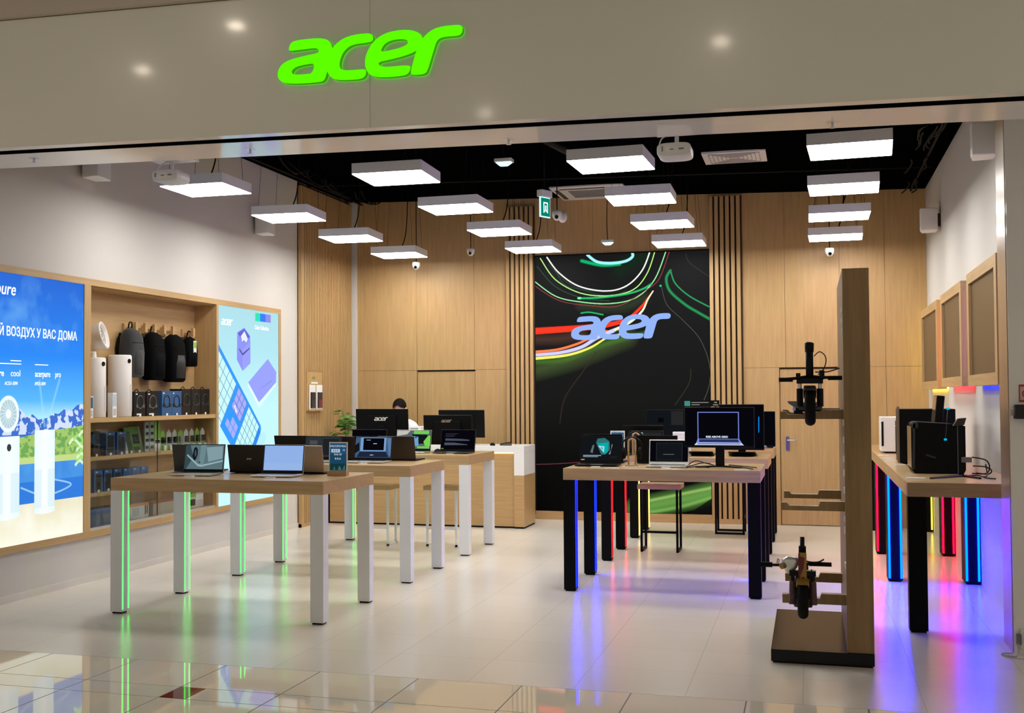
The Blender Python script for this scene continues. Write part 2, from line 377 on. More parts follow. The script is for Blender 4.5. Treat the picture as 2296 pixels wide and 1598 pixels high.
# ------------------------------------------------------------------ shop front: fascia, soffit, post
FASC=mat('taupe_fascia_panel',(.82,.80,.73),.24,coat=.2,spec=.4)
FASE=mat('fascia_upper_band',(.60,.52,.44),.4)
TRK=mat('black_track',(.0015,.0015,.0015),.9,spec=0); SOF=mat('gloss_white_soffit',(.90,.86,.80),.10,spec=.5)
def tz(x): return 3.021-.0190*x        # the fascia droops slightly to the right
fm=MB()
def slab(mb,x0,x1,y0,y1,zo0,zo1):
    v=[]
    for z in (zo0,zo1):
        for x,y in ((x0,y0),(x1,y0),(x1,y1),(x0,y1)): v.append((x,y,tz(x)+z))
    mb.add(v,[(0,3,2,1),(4,5,6,7),(0,1,5,4),(1,2,6,5),(2,3,7,6),(3,0,4,7)])
for a,b in ((-9,-2.343),(-2.339,6)): slab(fm.m(FASC),a,b,6.45,6.455,0,.80)
slab(fm.m(SOF),-9,6,6.455,6.50,.0005,.8)
slab(fm.m(FASE),-9,6,6.40,6.50,.805,1.9)
slab(fm.m(SOF),-9,6,6.50,6.54,.001,.1); slab(fm.m(TRK),-9,6,6.54,6.65,.002,.1); slab(fm.m(SOF),-9,6,6.65,7.08,.001,.1)
slab(fm.m(WHITE),-9,6,7.03,7.08,.1,1.7)
struct(fm,'wall_front')
pm=MB().m(WP).box(1.145,8.10,0,XR+.1,8.44,4.0)
struct(pm,'trim_5')
struct(MB().m(mat('glazed_white_panel',(.88,.86,.82),.08,spec=.8,coat=.4)).box(1.149,8.07,0,4,8.10,4.0),'wall_right')
struct(MB().m(mat('mall_ceiling_paint',(.5,.47,.42),.8)).box(-14,-6,4.9,10,6.45,5.0),'ceiling')
# ------------------------------------------------------------------ main sign on the fascia
sg=thing('shop_sign',(-2.893,6.45,3.345),'glowing green lettering reading acer on the taupe fascia above the entrance','sign')
sg.rotation_euler=(0,.019,0)
GLOW=emis((.09,1,.0),1.25,'green_sign_glow'); SIDE=mat('green_sign_return',(.03,.25,.02),.4)
logo(sg,1.105,GLOW,FY(0,-.022,0),ext=.035,aspect=.95,side=emis((.08,.55,.01),.55,'green_sign_edge'))
# ------------------------------------------------------------------ LED video wall
vw=thing('video_wall',(-3.29,YB-.03,.11),'tall black video wall with coloured light trails and acer lettering, behind the right-hand tables','screen')
EW,EH=2.15,3.20
cv=Canvas(396,590,EW,EH)
def q(pts): return [((x-58)/1010*EW,(1500-y)/1455*EH) for x,y in pts]
cv.vgrad([(0,(.0003,.0003,.0003)),(.7,(.0012,.0012,.0012)),(1.4,(.0045,.0045,.0045)),(3.2,(.0065,.0065,.007))])
k=EW/1010
cv.stroke(q([(40,700),(250,650),(420,590),(600,520)]),150*k,(.045,.075,.02),.75,1)
cv.stroke(q([(40,520),(200,520),(330,500)]),90*k,(.07,.03,.02),.7,1)
cv.stroke(q([(40,650),(230,640),(420,570),(560,530),(700,500)]),46*k,(.05,.16,.02),.6,.9)
cv.stroke(q([(330,330),(560,350),(700,300)]),90*k,(.03,.05,.02),.5,1)
cv.stroke(q([(560,140),(700,60)]),160*k,(.004,.02,.008),.6,1)
cv.stroke(q([(640,1480),(820,1440),(960,1410),(1100,1370)]),150*k,(.10,.24,.045),.95,.9)
cv.stroke(q([(660,1445),(840,1405),(1090,1350)]),26*k,(.35,.55,.15),.5,.9)
cv.stroke(q([(700,1500),(900,1460),(1090,1400)]),30*k,(.20,.45,.10),.5,.9)
cv.poly(q([(850,1560),(1110,1385),(1110,1600)]),(.002,.002,.002),.9)
cv.stroke(q([(800,240),(830,340),(920,430),(1010,530),(1062,660),(1065,780),(1030,880)]),4*k,(.10,.12,.09),.8,.8)
cv.stroke(q([(940,60),(960,110),(1068,190)]),4*k,(.05,.05,.05),.8,.8)
cv.stroke(q([(960,700),(950,780),(870,900)]),6*k,(.03,.04,.02),.8,.8)
cv.stroke(q([(420,600),(330,720),(230,860),(200,1000)]),10*k,(.03,.02,.015),.8,.9)
cv.stroke(q([(58,1238),(180,1233),(330,1222)]),7*k,(.10,.025,.04),.9,.7)
cv.stroke(q([(70,100),(180,220),(340,290),(500,310)]),5*k,(.03,.10,.05),.8,.7)
for d,cc in ((10,(.03,.10,.06)),(-12,(.05,.07,.06))): cv.stroke(q([(150+d,90),(230,195+d),(330,240),(480,268-d),(600,245-d)]),4*k,cc,.7,.8)
cv.stroke(q([(130,50),(200,140),(320,222),(480,254),(600,228),(690,145),(738,35)]),9*k,(.85,.95,.8),1,.5)
cv.stroke(q([(90,55),(180,180),(330,262),(500,281),(640,250),(720,160),(766,35)]),7*k,(.45,.85,.22),1,.5)
cv.stroke(q([(40,175),(180,275),(330,312),(500,326),(650,298),(760,200),(832,30)]),7*k,(.28,.85,.35),1,.5)
cv.stroke(q([(40,200),(200,300),(400,336),(560,338),(720,250),(790,190),(852,30)]),6*k,(.28,.03,.05),.9,.6)
cv.stroke(q([(338,78),(420,100),(480,108),(560,104)]),26*k,(.0,.42,.14),.9,.8)
cv.stroke(q([(372,45),(425,85),(500,97),(590,90),(635,65),(632,35)]),19*k,(.30,.80,.95),1,.45)
cv.stroke(q([(318,291),(450,290),(600,274),(690,250),(742,222)]),14*k,(.01,.42,.13),1,.6)
cv.disc(*q([(322,290)])[0],13*k,7*k,(.15,.9,.4)); cv.disc(*q([(795,234)])[0],7*k,6*k,(.02,.5,.2))
cv.stroke(q([(332,376),(380,372),(460,388)]),11*k,(.01,.45,.14),.9,.7)
cv.stroke(q([(852,150),(828,195),(848,265),(930,340),(1000,385),(1080,432)]),20*k,(.01,.24,.07),1,.7)
cv.stroke(q([(855,160),(880,225),(960,298),(1080,365)]),10*k,(.02,.30,.10),1,.7)
cv.stroke(q([(752,262),(700,330),(660,372),(600,420),(520,440),(440,452),(300,462),(30,474)]),8*k,(1,.03,.01),1,.3,w1=44*k)
cv.stroke(q([(752,262),(720,310),(690,370),(630,425),(560,462),(480,492)]),7*k,(.85,.95,.55),1,.4,w1=22*k)
cv.stroke(q([(560,500),(480,520),(380,575),(240,615),(30,632)]),10*k,(.85,.75,.12),1,.4,w1=20*k)
cv.stroke(q([(520,480),(420,520),(330,570),(200,600),(30,612)]),26*k,(.50,.48,.95),1,.4,w1=22*k)
cv.stroke(q([(480,480),(380,520),(300,553),(180,583),(30,594)]),14*k,(1,.18,.05),1,.4,w1=18*k)
cv.build('picture',vw,FY(0,0,0),1.4)
MB().m(BLKM).box(-.01,.002,-.01,EW+.01,.028,EH+.01).build('cabinet',vw)
o=logo(vw,1.235,emis((.32,.50,1.0),.95,'pale_blue_letter_glow'),FY(.455,-.004,2.135),ext=.004,name='letter',join=False,aspect=1.0)
# ------------------------------------------------------------------ wall unit on the left: frame, bay, light boxes, glass doors
wu=thing('display_wall_unit',(XL,9,.37),'oak framed display bay with shelves let into the left wall between two light boxes','display unit')
def L(x,y,z): return (x-XL,y-9,z-.37)
def wb(mb,x0,y0,z0,x1,y1,z1): a=L(x0,y0,z0); b=L(x1,y1,z1); return mb.box(*a,*b)
XF=-5.775; XBK=-6.03
f=MB().m(WY); wb(f,XL,7.15,2.50,XF,12.89,2.555); wb(f,XL,7.15,.375,XF,12.89,.43)
f.m(WZ); wb(f,XL,8.89,.43,XF,8.99,2.5); wb(f,XL,11.285,.43,XF,11.33,2.5); wb(f,XL,12.83,.43,XF,12.89,2.5); wb(f,XL,7.10,.375,XF,7.15,2.555)
f.build('frame',wu)
f=MB().m(WY); wb(f,XBK-.02,8.96,.43,XBK,11.32,2.5); wb(f,XBK,8.96,2.49,XL,11.32,2.5); wb(f,XBK,8.96,.43,XL,11.32,.45)
f.m(WZ); wb(f,XBK,8.97,.43,XL,8.99,2.5); wb(f,XBK,11.285,.43,XL,11.30,2.5)
f.build('bay_lining',wu)
for z0,z1 in ((1.34,1.378),(1.012,1.045),(.705,.735)):
    s_=MB().m(WY); wb(s_,XBK,8.99,z0,XF-.01 if z0>1.3 else XF-.045,11.285,z1); s_.build('shelf',wu)
# punch the bay into the wall: rebuild wall_left in pieces
o=bpy.data.objects['wall_left']; me=MB().m(WHITE)
me.box(XL-.25,6.9,0,XL,8.96,4.6); me.box(XL-.25,11.32,0,XL,YB+.2,4.6); me.box(XL-.25,8.96,2.5,XL,11.32,4.6); me.box(XL-.25,8.96,0,XL,11.32,.43); me.box(XL-.30,8.9,.4,XL-.25,11.4,2.6)
o.data=me.mesh('wall_left')
GL=mat('clear_glass',(.93,.96,.95),.02,trans=1,ior=1.25,spec=.6)
for y0,y1,x in ((8.995,10.20,XF-.022),(10.15,11.28,XF-.034)):
    g=MB().m(GL); wb(g,x-.004,y0,.455,x,y1,1.335); d=g.build('sliding_glass_door',wu)
g=MB().m(SIL); wb(g,XF-.045,8.99,.43,XF-.012,11.285,.452); g.build('door_track',wu)
g=MB().m(mat('glass_edge_dark',(.03,.05,.045),.2)); wb(g,XF-.036,10.149,.455,XF-.028,10.155,1.335); g.build('glass_edge',wu)
# six wooden hooks
HY=[9.95,10.12,10.29,10.47,10.64,11.05]
for y in HY:
    h=MB().m(WX); wb(h,XBK,y-.05,2.155,XBK+.02,y+.05,2.235); wb(h,XBK,y-.018,2.17,XBK+.12,y+.018,2.20); wb(h,XBK+.10,y-.02,2.16,XBK+.125,y+.02,2.245)
    h.build('hook',wu)
# light box 1: landscape advert
lb=thing('light_box',(XF-.01,7.15,.43),'large glowing blue advert with mountains, a lake and white towers on the left wall','light box')
cw,ch=1.74,2.07
a=Canvas(560,666,cw,ch)
Y=lambda y:y-7.15
Z=lambda z:z-.43
a.vgrad([(0,(.95,.95,.78)),(.30,(.80,.74,.50)),(.31,(.05,.25,.75)),(.62,(.10,.42,.90)),(.63,(.3,.6,.9)),(.97,(.42,.82,1.0)),(1.10,(.10,.48,.98)),(1.45,(.02,.25,.92)),(2.07,(.012,.13,.66))])
nz=a.noise(3,5)
a.blend(np.clip((a.Y-1.45)*2,0,1)*np.clip(nz-.5,0,1)*1.6*np.clip((2.2-a.Y)*2,0,1),(.25,.62,1))
# mountains
mt=[(0,Z(1.44)),(Y(7.6),Z(1.50)),(Y(7.8),Z(1.40)),(Y(8.034),Z(1.467)),(Y(8.114),Z(1.41)),(Y(8.194),Z(1.423)),(Y(8.264),Z(1.38)),(Y(8.394),Z(1.392)),(Y(8.46),Z(1.43)),(Y(8.539),Z(1.42)),(Y(8.63),Z(1.465)),(Y(8.715),Z(1.44)),(Y(8.80),Z(1.49)),(1.74,Z(1.50)),(1.74,Z(1.2)),(0,Z(1.2))]
a.poly(mt,(.05,.16,.62)); n2=a.noise(7,20)
inside=np.zeros(a.X.shape); 
ridge=np.interp(a.X,[p[0] for p in mt[:14]],[p[1] for p in mt[:14]])
a.blend(((a.Y<ridge)&(a.Y>Z(1.27))&(n2>.52)).astype(float)*.85,(.75,.85,1.0))
mead=np.interp(a.X,[0,Y(8.036),Y(8.23),Y(8.492),Y(8.716),Y(8.893)],[Z(1.22),Z(1.247),Z(1.269),Z(1.296),Z(1.305),Z(1.323)])
n3=a.noise(11,34)
m_=((a.Y<mead)&(a.Y>Z(1.04))).astype(float); a.blend(m_,(.16,.40,.10)); a.blend(m_*(n3>.5)*.8,(.42,.62,.16)); a.blend(m_*(a.Y<Z(1.09)),(.55,.70,.25))
a.blend(((a.Y<Z(1.04))&(a.Y>Z(.73))).astype(float),(.03,.20,.72)); n4=a.noise(13,5)
a.blend(((a.Y<Z(1.04))&(a.Y>Z(.90))).astype(float)*np.clip(n4,0,1)*.7,(.12,.45,.85))
a.blend((a.Y<Z(.73))*np.clip((a.noise(17,4)-.4)*1.5,0,1),(1,1,.92))
for cx in (8.37,): a.stroke([(Y(cx-.32),Z(.86)),(Y(cx),Z(.78)),(Y(cx+.35),Z(.84)),(Y(cx+.1),Z(.90))],.02,(.5,.85,1),.7,.8)
a.stroke([(Y(8.35),Z(1.33)),(Y(8.28),Z(1.68))],.06,(.4,.8,1),.45,1,w1=.02); a.stroke([(Y(8.38),Z(1.33)),(Y(8.55),Z(1.7))],.06,(.4,.8,1),.45,1,w1=.02)
for i in range(9):
    u=Y(8.80)+random.uniform(-.05,.1); v=Z(1.00+.03*i); a.stroke([(u+.09,v-.02),(u,v+.03),(u-.06,v)],.035,(.35,.75,.2) if i%2 else (.75,.95,.6),.9,.5)
# towers
def tower(y0,y1,z0,z1):
    cx=(Y(y0)+Y(y1))/2; hw=(Y(y1)-Y(y0))/2
    m1=((a.X>Y(y0))&(a.X<Y(y1))&(a.Y>Z(z0)-.02*np.sqrt(np.clip(1-((a.X-cx)/hw)**2,0,1)))&(a.Y<Z(z1))).astype(float)
    a.blend(m1,(.80,.93,.97)); a.blend(m1*np.clip(1-np.abs(a.X-cx)/hw,0,1)*.6,(1,1,1)); a.blend(m1*((a.Y>Z(z0)+.03)&(a.Y<Z(z0+.33))&(np.abs(a.X-cx)>hw*.3))*.35,(.5,.75,.85))
tower(7.72,8.03,.65,1.26); tower(8.218,8.49,.655,1.298)
a.disc(Y(7.89),Z(1.43),.135,.143,(.85,.97,1),1,.06); a.disc(Y(7.89),Z(1.43),.105,.113,(.45,.62,.68),1,.08)
for i in range(18):
    t=2*PI*i/18; a.stroke([(Y(7.89)+.03*math.cos(t),Z(1.43)+.03*math.sin(t)),(Y(7.89)+.10*math.cos(t+.35),Z(1.43)+.105*math.sin(t+.35))],.008,(.85,.95,.97),.8,.5)
a.disc(Y(7.89),Z(1.43),.033,.035,(.9,1,1)); a.disc(Y(7.90),Z(1.175),.028,.03,(.03,.05,.06))
a.build('picture',lb,FX(.002,0,0),1.05)
MB().m(BLKM).box(-.02,-.005,-.005,0,cw+.005,ch+.005).build('housing',lb)
WG=emis((1,1,1),1.25,'white_advert_lettering')
text('Й ВОЗДУХ У ВАС ДОМА',.098,WG,lb,(.004,Y(7.765),Z(2.025)),RFX,sx=.885,bold=.0012)
text('pure',.135,WG,lb,(.004,Y(7.72),Z(2.335)),RFX,sx=.97,shear=.2,bold=.001)
text('pure',.07,WG,lb,(.004,Y(7.70),Z(1.717)),RFX,bold=.001); text('cool',.07,WG,lb,(.004,Y(7.91),Z(1.717)),RFX)
text('acerpure',.07,WG,lb,(.004,Y(8.218),Z(1.717)),RFX,sx=.80,bold=.0005); text('pro',.07,WG,lb,(.004,Y(8.485),Z(1.717)),RFX,sx=.80)
text('AC551-50W',.038,WG,lb,(.004,Y(7.84),Z(1.65)),RFX,sx=.8); text('AP551-50W',.038,WG,lb,(.004,Y(8.215),Z(1.65)),RFX,sx=.75)
for y0,y1,z in ((7.91,8.04,1.832),(7.70,8.04,1.808),(8.218,8.39,1.808)):
    MB().m(WG).box(.003,Y(y0),Z(z),.005,Y(y1),Z(z)+.007).build('small_print',lb)
# light box 2: colour collection advert
lb=thing('light_box',(XF-.01,11.33,.43),'pale glowing advert with a blue keyboard and lilac stationery on the left wall','light box')
cw,ch=1.50,2.07
a=Canvas(420,580,cw,ch); Y=lambda y:y-11.33
a.vgrad([(0,(.55,.88,.97)),(1,(.52,.88,.94)),(1.6,(.42,.76,.84)),(2.07,(.40,.70,.78))])
a.poly([(Y(11.60),0.52),(Y(12.45),.74),(Y(12.5),.66),(Y(12.3),.45),(Y(11.9),.40)],(.25,.6,.8),.25)
def K(u,v): # keyboard frame: u along the long edge, v inwards
    return (u*.762-v*.647+Y(11.326), Z(2.112)-u*.647-v*.762)
def kp(u0,u1,v0,v1,c,al=1): a.poly([K(u0,v0),K(u1,v0),K(u1,v1),K(u0,v1)],c,al)
kp(-.6,1.36,0,.62,(.03,.30,.90)); a.disc(*K(1.34,.06),.06,.06,(.03,.30,.90)); kp(1.30,1.40,.06,.56,(.02,.24,.80))
def keys(u0,nu,v0,nv,s,c,g=.008,skip=()):
    for i in range(nu):
        for j in range(nv):
            if (i,j) in skip: continue
            kp(u0+i*s+g/2,u0+(i+1)*s-g/2,v0+j*s+g/2,v0+(j+1)*s-g/2,c)
kp(-.2,.60,.045,.56,(.15,.35,.45)); keys(-.24,8,.045,6,.105,(.55,.88,.92),.01)
kp(.665,.93,.035,.30,(.10,.15,.55)); keys(.665,3,.035,3,.088,(.36,.40,.90),.01)
keys(.665,3,.36,2,.088,(.36,.40,.90),.01,((0,0),))
kp(.985,1.325,.035,.56,(.15,.35,.45)); keys(.985,4,.035,6,.086,(.55,.90,.95),.01)
for pts,c in (([(11.776,2.238),(11.946,2.297),(12.091,2.211),(12.097,1.918),(11.904,1.829),(11.767,1.947)],(.26,.28,.88)),([(11.904,1.829),(12.097,1.918),(12.097,2.16),(11.904,2.06)],(.30,.33,.95)),
   ([(11.790,2.23),(11.946,2.285),(12.085,2.205),(11.918,2.136)],(.12,.12,.60)),([(11.86,2.20),(11.95,2.26),(12.03,2.18),(12.0,2.14),(11.93,2.16),(11.90,2.14)],(.75,.80,1)),
   ([(11.823,2.073),(11.908,2.018),(12.085,2.091),(12.08,2.075),(11.908,1.995),(11.825,2.05)],(.08,.07,.3)),
   ([(12.042,1.709),(12.314,1.492),(12.765,1.716),(12.765,1.68),(12.314,1.432),(12.036,1.667)],(.70,.92,.97)),
   ([(12.544,1.977),(12.776,1.832),(12.765,1.716),(12.314,1.492),(12.042,1.709)],(.30,.34,.93)),
   ([(12.339,1.634),(12.345,1.640),(12.648,1.738),(12.648,1.730)],(.20,.20,.6)),
   ([(12.219,2.475),(12.343,2.475),(12.343,2.385),(12.219,2.38)],(.02,.72,.45)),([(12.343,2.475),(12.482,2.475),(12.482,2.385),(12.343,2.385)],(.03,.19,.85)),([(12.482,2.475),(12.624,2.475),(12.624,2.385),(12.482,2.385)],(.26,.25,.80))):
    a.poly([(Y(u),Z(v)) for u,v in pts],c)
a.build('picture',lb,FX(.002,0,0),1.1)
MB().m(BLKM).box(-.02,-.002,-.005,0,cw,ch+.005).build('housing',lb)
logo(lb,.265,WG,FX(.004,Y(11.40),Z(2.30)),ext=.001,join=True,name='lettering')
text('Color Collection',.062,WG,lb,(.004,Y(12.20),Z(2.295)),RFX,sx=.85,bold=.0008)
logo(lb,.10,WG,FX(.004,Y(11.70),Z(1.46)) @Matrix.Rotation(-1.05,4,'Z'),ext=.001,join=True,name='lettering')
# ------------------------------------------------------------------ pendant ceiling lamps
GREYM=mat('lamp_frame_grey',(.86,.86,.92),.5); LIT=emis((1,.985,.95),PANEL,'lamp_diffuser_glow')
lx=[-4.84,-3.138,-1.412,.305]; ly=[9.27,11.0,12.70,14.385]
ang=[[1,5,4,3],[2,-1,-1,0],[-3,1,-3,0],[-4,-3,0,-2]]
rown=['nearest the entrance','second row from the entrance','third row from the entrance','back row']
coln=['over the left white-legged tables','left of centre','right of centre','over the right-hand wall side']
lamp0=None
for c in range(4):
    lamp0=None; TOP=4.13-.2*(lx[c]-XL)/(XR-XL)-3.3+.002
    for r in range(4):
        lab='square white pendant light panel, %s column, %s'%(('leftmost','second','third','rightmost')[c],rown[r])
        z=3.3
        if lamp0 is None:
            t=thing('pendant_lamp',(lx[c],ly[r],z),lab,'ceiling lamp','square pendant lamps'); h=.285
            MB().m(GREYM).box(-h,-h,.006,h,h,.088).m(WPL).box(-.09,-.05,.088,.09,.05,.105).build('frame',t)
            MB().m(LIT).box(-h+.003,-h+.003,0,h-.003,h-.003,.006).build('diffuser',t)
            for sx in(-1,1):
                for sy in (-1,1): MB().m(BLKM).tube([(sx*.23,sy*.23,.088),(sx*.19,sy*.21,TOP)],.0018,6).build('suspension_wire',t)
            MB().m(BLKM).tube([(.03,0,.105),(.08,.02,.3),(.10,.05,TOP)],.0065,6).build('power_cable',t)
            lamp0=t
        else: t=dup(lamp0,(lx[c],ly[r],z),None,lab)
        t.rotation_euler=(0,0,math.radians(ang[c][r]*.7))
# ------------------------------------------------------------------ mall downlights behind the viewer
dl=None
for x,y in ((-6.44,1.95),(-.75,1.12),(-4.87,3.01),(-3.6,-1),(2.4,0),(3.4,3.2)):
    nm='round recessed downlight in the mall ceiling out of the photo'
    if dl is None:
        t=thing('downlight',(x,y,4.9),nm,'downlight','mall downlights')
        MB().m(WPL).torus((0,0,-.005),.085,.012,'z').build('trim_ring',t)
        MB().m(emis((1,.86,.68),DOWN,'downlight_glow')).cyl((0,0,-.01),(0,0,-.004),.075,n=24).build('lens',t); dl=t
    else: dup(dl,(x,y,4.9))
# ------------------------------------------------------------------ tables
STG=dict(green=((.045,1,.08),4),blue=((.0004,.0028,1),42),red=((1,.005,.012),8),yellow=((1,.72,.12),5.0),cyan=((.0,.0055,1),100),red2=((1,.001,.012),13),yellow2=((1,.78,.03),4))
def strip_mat(c): return emis(STG[c][0],STG[c][1],c+'_led_strip')
def table(x0,y0,x1,y1,label,legm,led,cat='display tables',name='display_table',inner=True,zt=.973,th=.092,lw=.097):
    t=thing(name,((x0+x1)/2,(y0+y1)/2,0),label,'table',cat); hx=(x1-x0)/2; hy=(y1-y0)/2
    MB().m(WT).box(-hx,-hy,zt-th,hx,hy,zt).build('tabletop',t,bevel=.002)
    for sx in(-1,1):
        for sy in(-1,1):
            a=sorted((sx*hx,sx*(hx-lw))); b=sorted((sy*hy,sy*(hy-lw)))
            lg=MB().m(legm).box(a[0]+.001,b[0]+.001,.012,a[1]-.001,b[1]-.001,zt-th).m(BLKM).box(a[0]+.012,b[0]+.012,0,a[1]-.012,b[1]-.012,.012).build('leg',t)
            if led and inner:   # strips on the inner side face, one along each vertical edge
                xf=(-sx)*1; xi=a[1] if sx<0 else a[0]
                for yy in (b[0]+.004,b[1]-.016):
                    MB().m(strip_mat(led)).box(xi-xf*.012,yy,.03,xi-xf*(.0008 if sx>0 else -.0012),yy+.012,zt-th-.004).build('led_strip',lg)
            elif led:
                yi=b[1] if sy<0 else b[0]; s_=-sy
                for xx in (a[0]+.004,a[1]-.020):
                    MB().m(strip_mat(led)).box(xx,yi-.002,.03,xx+.016,yi+s_*.012,zt-th-.004).build('led_strip',lg)
    return t
LTY=[(7.757,8.771),(9.670,10.663),(11.485,12.509)]; RTY=[(9.644,10.652),(11.490,12.475),(13.398,14.344)]
for i,(a,b) in enumerate(LTY):
    table(-4.817,a,-3.165,b,'oak topped table on white legs with green light strips, '+('nearest the entrance','middle of its row','farthest back in its row')[i],WLEG,'green')
for i,(a,b) in enumerate(RTY):
    table(-1.877,a,-.361,b,'oak topped table on black legs with '+('blue light strips, front of its row','red light strips, middle of its row','yellow light strips, back of its row')[i],BLEG,('blue','red','yellow')[i])
for (a,b,c,l) in ((8.592,10.975,'cyan','bright blue'),(10.99,12.80,'red2','bright red'),(12.815,14.965,'yellow2','bright yellow')):
    table(.605,a,1.308,b,'narrow oak wall table on black legs with %s light strips along the right wall'%l,BLEG,c,'wall tables on the right','wall_table',False,lw=.115)
# ------------------------------------------------------------------ laptops, monitors
TZ=.973
def art(parent,w,h,items,bg,strength=1,xf=None,name='screen'):
    """flat lit picture: bg colour and polygons / rects in 0..1 coordinates, local x right, z up, facing -y"""
    mb=MB(xf); mb.m(emis(bg,strength)).box(0,0,0,w,.002,h)
    for i,(c,pts) in enumerate(items):
        if len(pts)==4 and not isinstance(pts[0],tuple): x0,y0,x1,y1=pts; pts=[(x0,y0),(x1,y0),(x1,y1),(x0,y1)]
        mb.m(emis(c,strength)); d=-.0003-.00012*i
        mb.add([(u*w,d,v*h) for u,v in pts],[tuple(range(len(pts)))])
    return mb.build(name,parent)
def laptop(cx,yh,w,label,rz=0,ang=103,lid=DGREY,base=SIL,scr=None,bg=(.002,.002,.003),st=1,back=False,mark=None,h=.215,d=.23,cat='laptops on the tables',bez=None,zt=TZ):
    """hinge centre at (cx,yh); opens towards -y, or away (+y) when back=True"""
    t=thing('laptop',(cx,yh,zt),label,'laptop',cat,(PI if back else 0)+math.radians(rz)); hw=w/2
    MB().m(base).box(-hw,-d,.004,hw,.012,.016).m(BLKM).box(-hw+.03,-d+.03,0,hw-.03,-.02,.004).build('base',t,bevel=.003)
    kb=MB().m(mat('keyboard_keys',(.03,.03,.032),.6) if base in(SIL,GOLD) else BLKM)
    for i in range(12):
        for j in range(4): kb.box(-hw+.022+i*(w-.044)/12,-.045-j*.022,.016,-hw+.022+(i+1)*(w-.044)/12-.003,-.045-j*.022+.018,.0175)
    kb.build('keyboard',t); MB().m(GREY if base in(BLK,BLKM) else mat('touchpad',(.5,.5,.5),.3)).box(-.05,-d+.012,.016,.05,-d+.075,.0165).build('touchpad',t)
    th=math.radians(ang-90); X=Matrix.Translation((0,.002,.014))@Matrix.Rotation(-th,4,'X')
    MB(X).m(lid).box(-hw,0,0,hw,.007,h).build('lid',t,bevel=.002)
    if not back:
        MB(X).m(bez or BEZ).box(-hw+.002,-.002,.002,hw-.002,0,h-.002).build('bezel',t)
        e=.008; art(t,w-2*e,h-.024-e,scr or [],bg,st,X@Matrix.Translation((-hw+e,-.004,.024)))
        MB().m(TAG).box(-.03,-d-.045,0,.04,-d-.01,.004).build('price_card',t)
    if mark:
        logo(t,mark[0],mark[1],X@Matrix.Translation((mark[0]/2,.0075,h*.45))@Matrix(((-1,0,0,0),(0,0,1,0),(0,1,0,0),(0,0,0,1))),ext=.001,join=True,name='maker_mark')
    return t
MK=mat('maker_mark_silver',(.5,.5,.5),.3,.5)
# left row, front table
laptop(-4.525,8.48,.345,'dark grey laptop seen from behind, at the left end of the front white-legged table',0,101,DGREY,DGREY,back=True,h=.205)
laptop(-4.345,8.27,.325,'silver laptop with a teal metallic wallpaper on the front white-legged table',4,102,SIL,SIL,
   [((.10,.17,.19),(0,0,1,1)),((.035,.065,.075),[(0,1),(.12,1),(.22,.5),(.05,0),(0,0)]),((.22,.33,.36),[(.55,.9),(.97,.95),(.98,.45),(.62,.3)]),((.15,.24,.27),[(.40,1),(.55,1),(.50,.2),(.38,.2)]),((.30,.42,.45),[(.05,.55),(.35,.12),(.45,.1),(1,.32),(1,.38),(.46,.18),(.36,.2),(.06,.62)]),((.006,.008,.01),[(.20,.62),(.22,.85),(.27,.93),(.32,.82),(.33,.6),(.29,.40),(.24,.35),(.20,.5)]),((.05,.08,.09),[(.24,.62),(.25,.8),(.28,.8),(.30,.6),(.27,.48)]),((.01,.015,.02),(.38,.25,.41,.31))],(.10,.17,.19),1.0)
laptop(-4.05,8.48,.345,'black laptop lid with a small silver mark, middle of the front white-legged table',0,102,mat('black_aluminium',(.016,.014,.013),.4,.3),BLKM,back=True,mark=(.045,MK),h=.208)
laptop(-3.695,8.27,.318,'silver laptop with a plain pale blue screen on the front white-legged table',3,101,SIL,SIL,[((.30,.46,.80),(0,0,1,.3))],(.28,.44,.80),1.0)
laptop(-3.62,8.50,.345,'beige metal laptop seen from behind, beside the blue price stand',-4,102,GOLD,BLK,back=True,h=.205)
# left row, middle table
laptop(-4.52,10.38,.355,'black laptop lid seen from behind at the far left of the middle white-legged table',0,103,BLK,BLKM,back=True,mark=(.028,MK),h=.215)
laptop(-4.165,10.18,.355,'dark laptop showing a dim grey product picture, middle white-legged table',0,102,DGREY,SIL,[((.03,.035,.04),(0,0,1,1)),((.07,.08,.09),(.12,.62,.34,.82)),((.05,.055,.06),(.14,.35,.32,.58)),((.015,.018,.02),(.5,.1,.95,.9))],(.03,.035,.04),.9)
laptop(-4.085,10.40,.335,'brown-black laptop lid seen from behind, half hidden by the blue price stand',0,102,mat('bronze_lid',(.028,.022,.018),.4,.4),BLKM,back=True,h=.21)
laptop(-3.685,10.18,.35,'laptop showing a picture of another laptop on blue, middle white-legged table',0,102,DGREY,SIL,[((.05,.10,.20),(0,0,1,1)),((.18,.33,.60),(.14,.30,.86,.98)),((.002,.002,.004),(.22,.36,.80,.95)),((.35,.42,.55),(.30,.84,.42,.87)),((.35,.42,.55),(.5,.66,.60,.70)),((.012,.02,.045),[(.05,.02),(.95,.02),(.86,.30),(.14,.30)]),((.25,.33,.45),(.42,.10,.52,.15)),((.005,.008,.015),[(0,.2),(.12,.35),(.10,.75),(0,.6)]),((.10,.19,.34),[(.95,.1),(1,.1),(1,.95),(.88,.95)])],(.05,.10,.20),1.0)
laptop(-3.535,10.45,.345,'dark brown laptop seen from behind at the right of the middle white-legged table',-3,102,mat('brown_lid',(.045,.035,.027),.4,.4),BLK,back=True,h=.212)
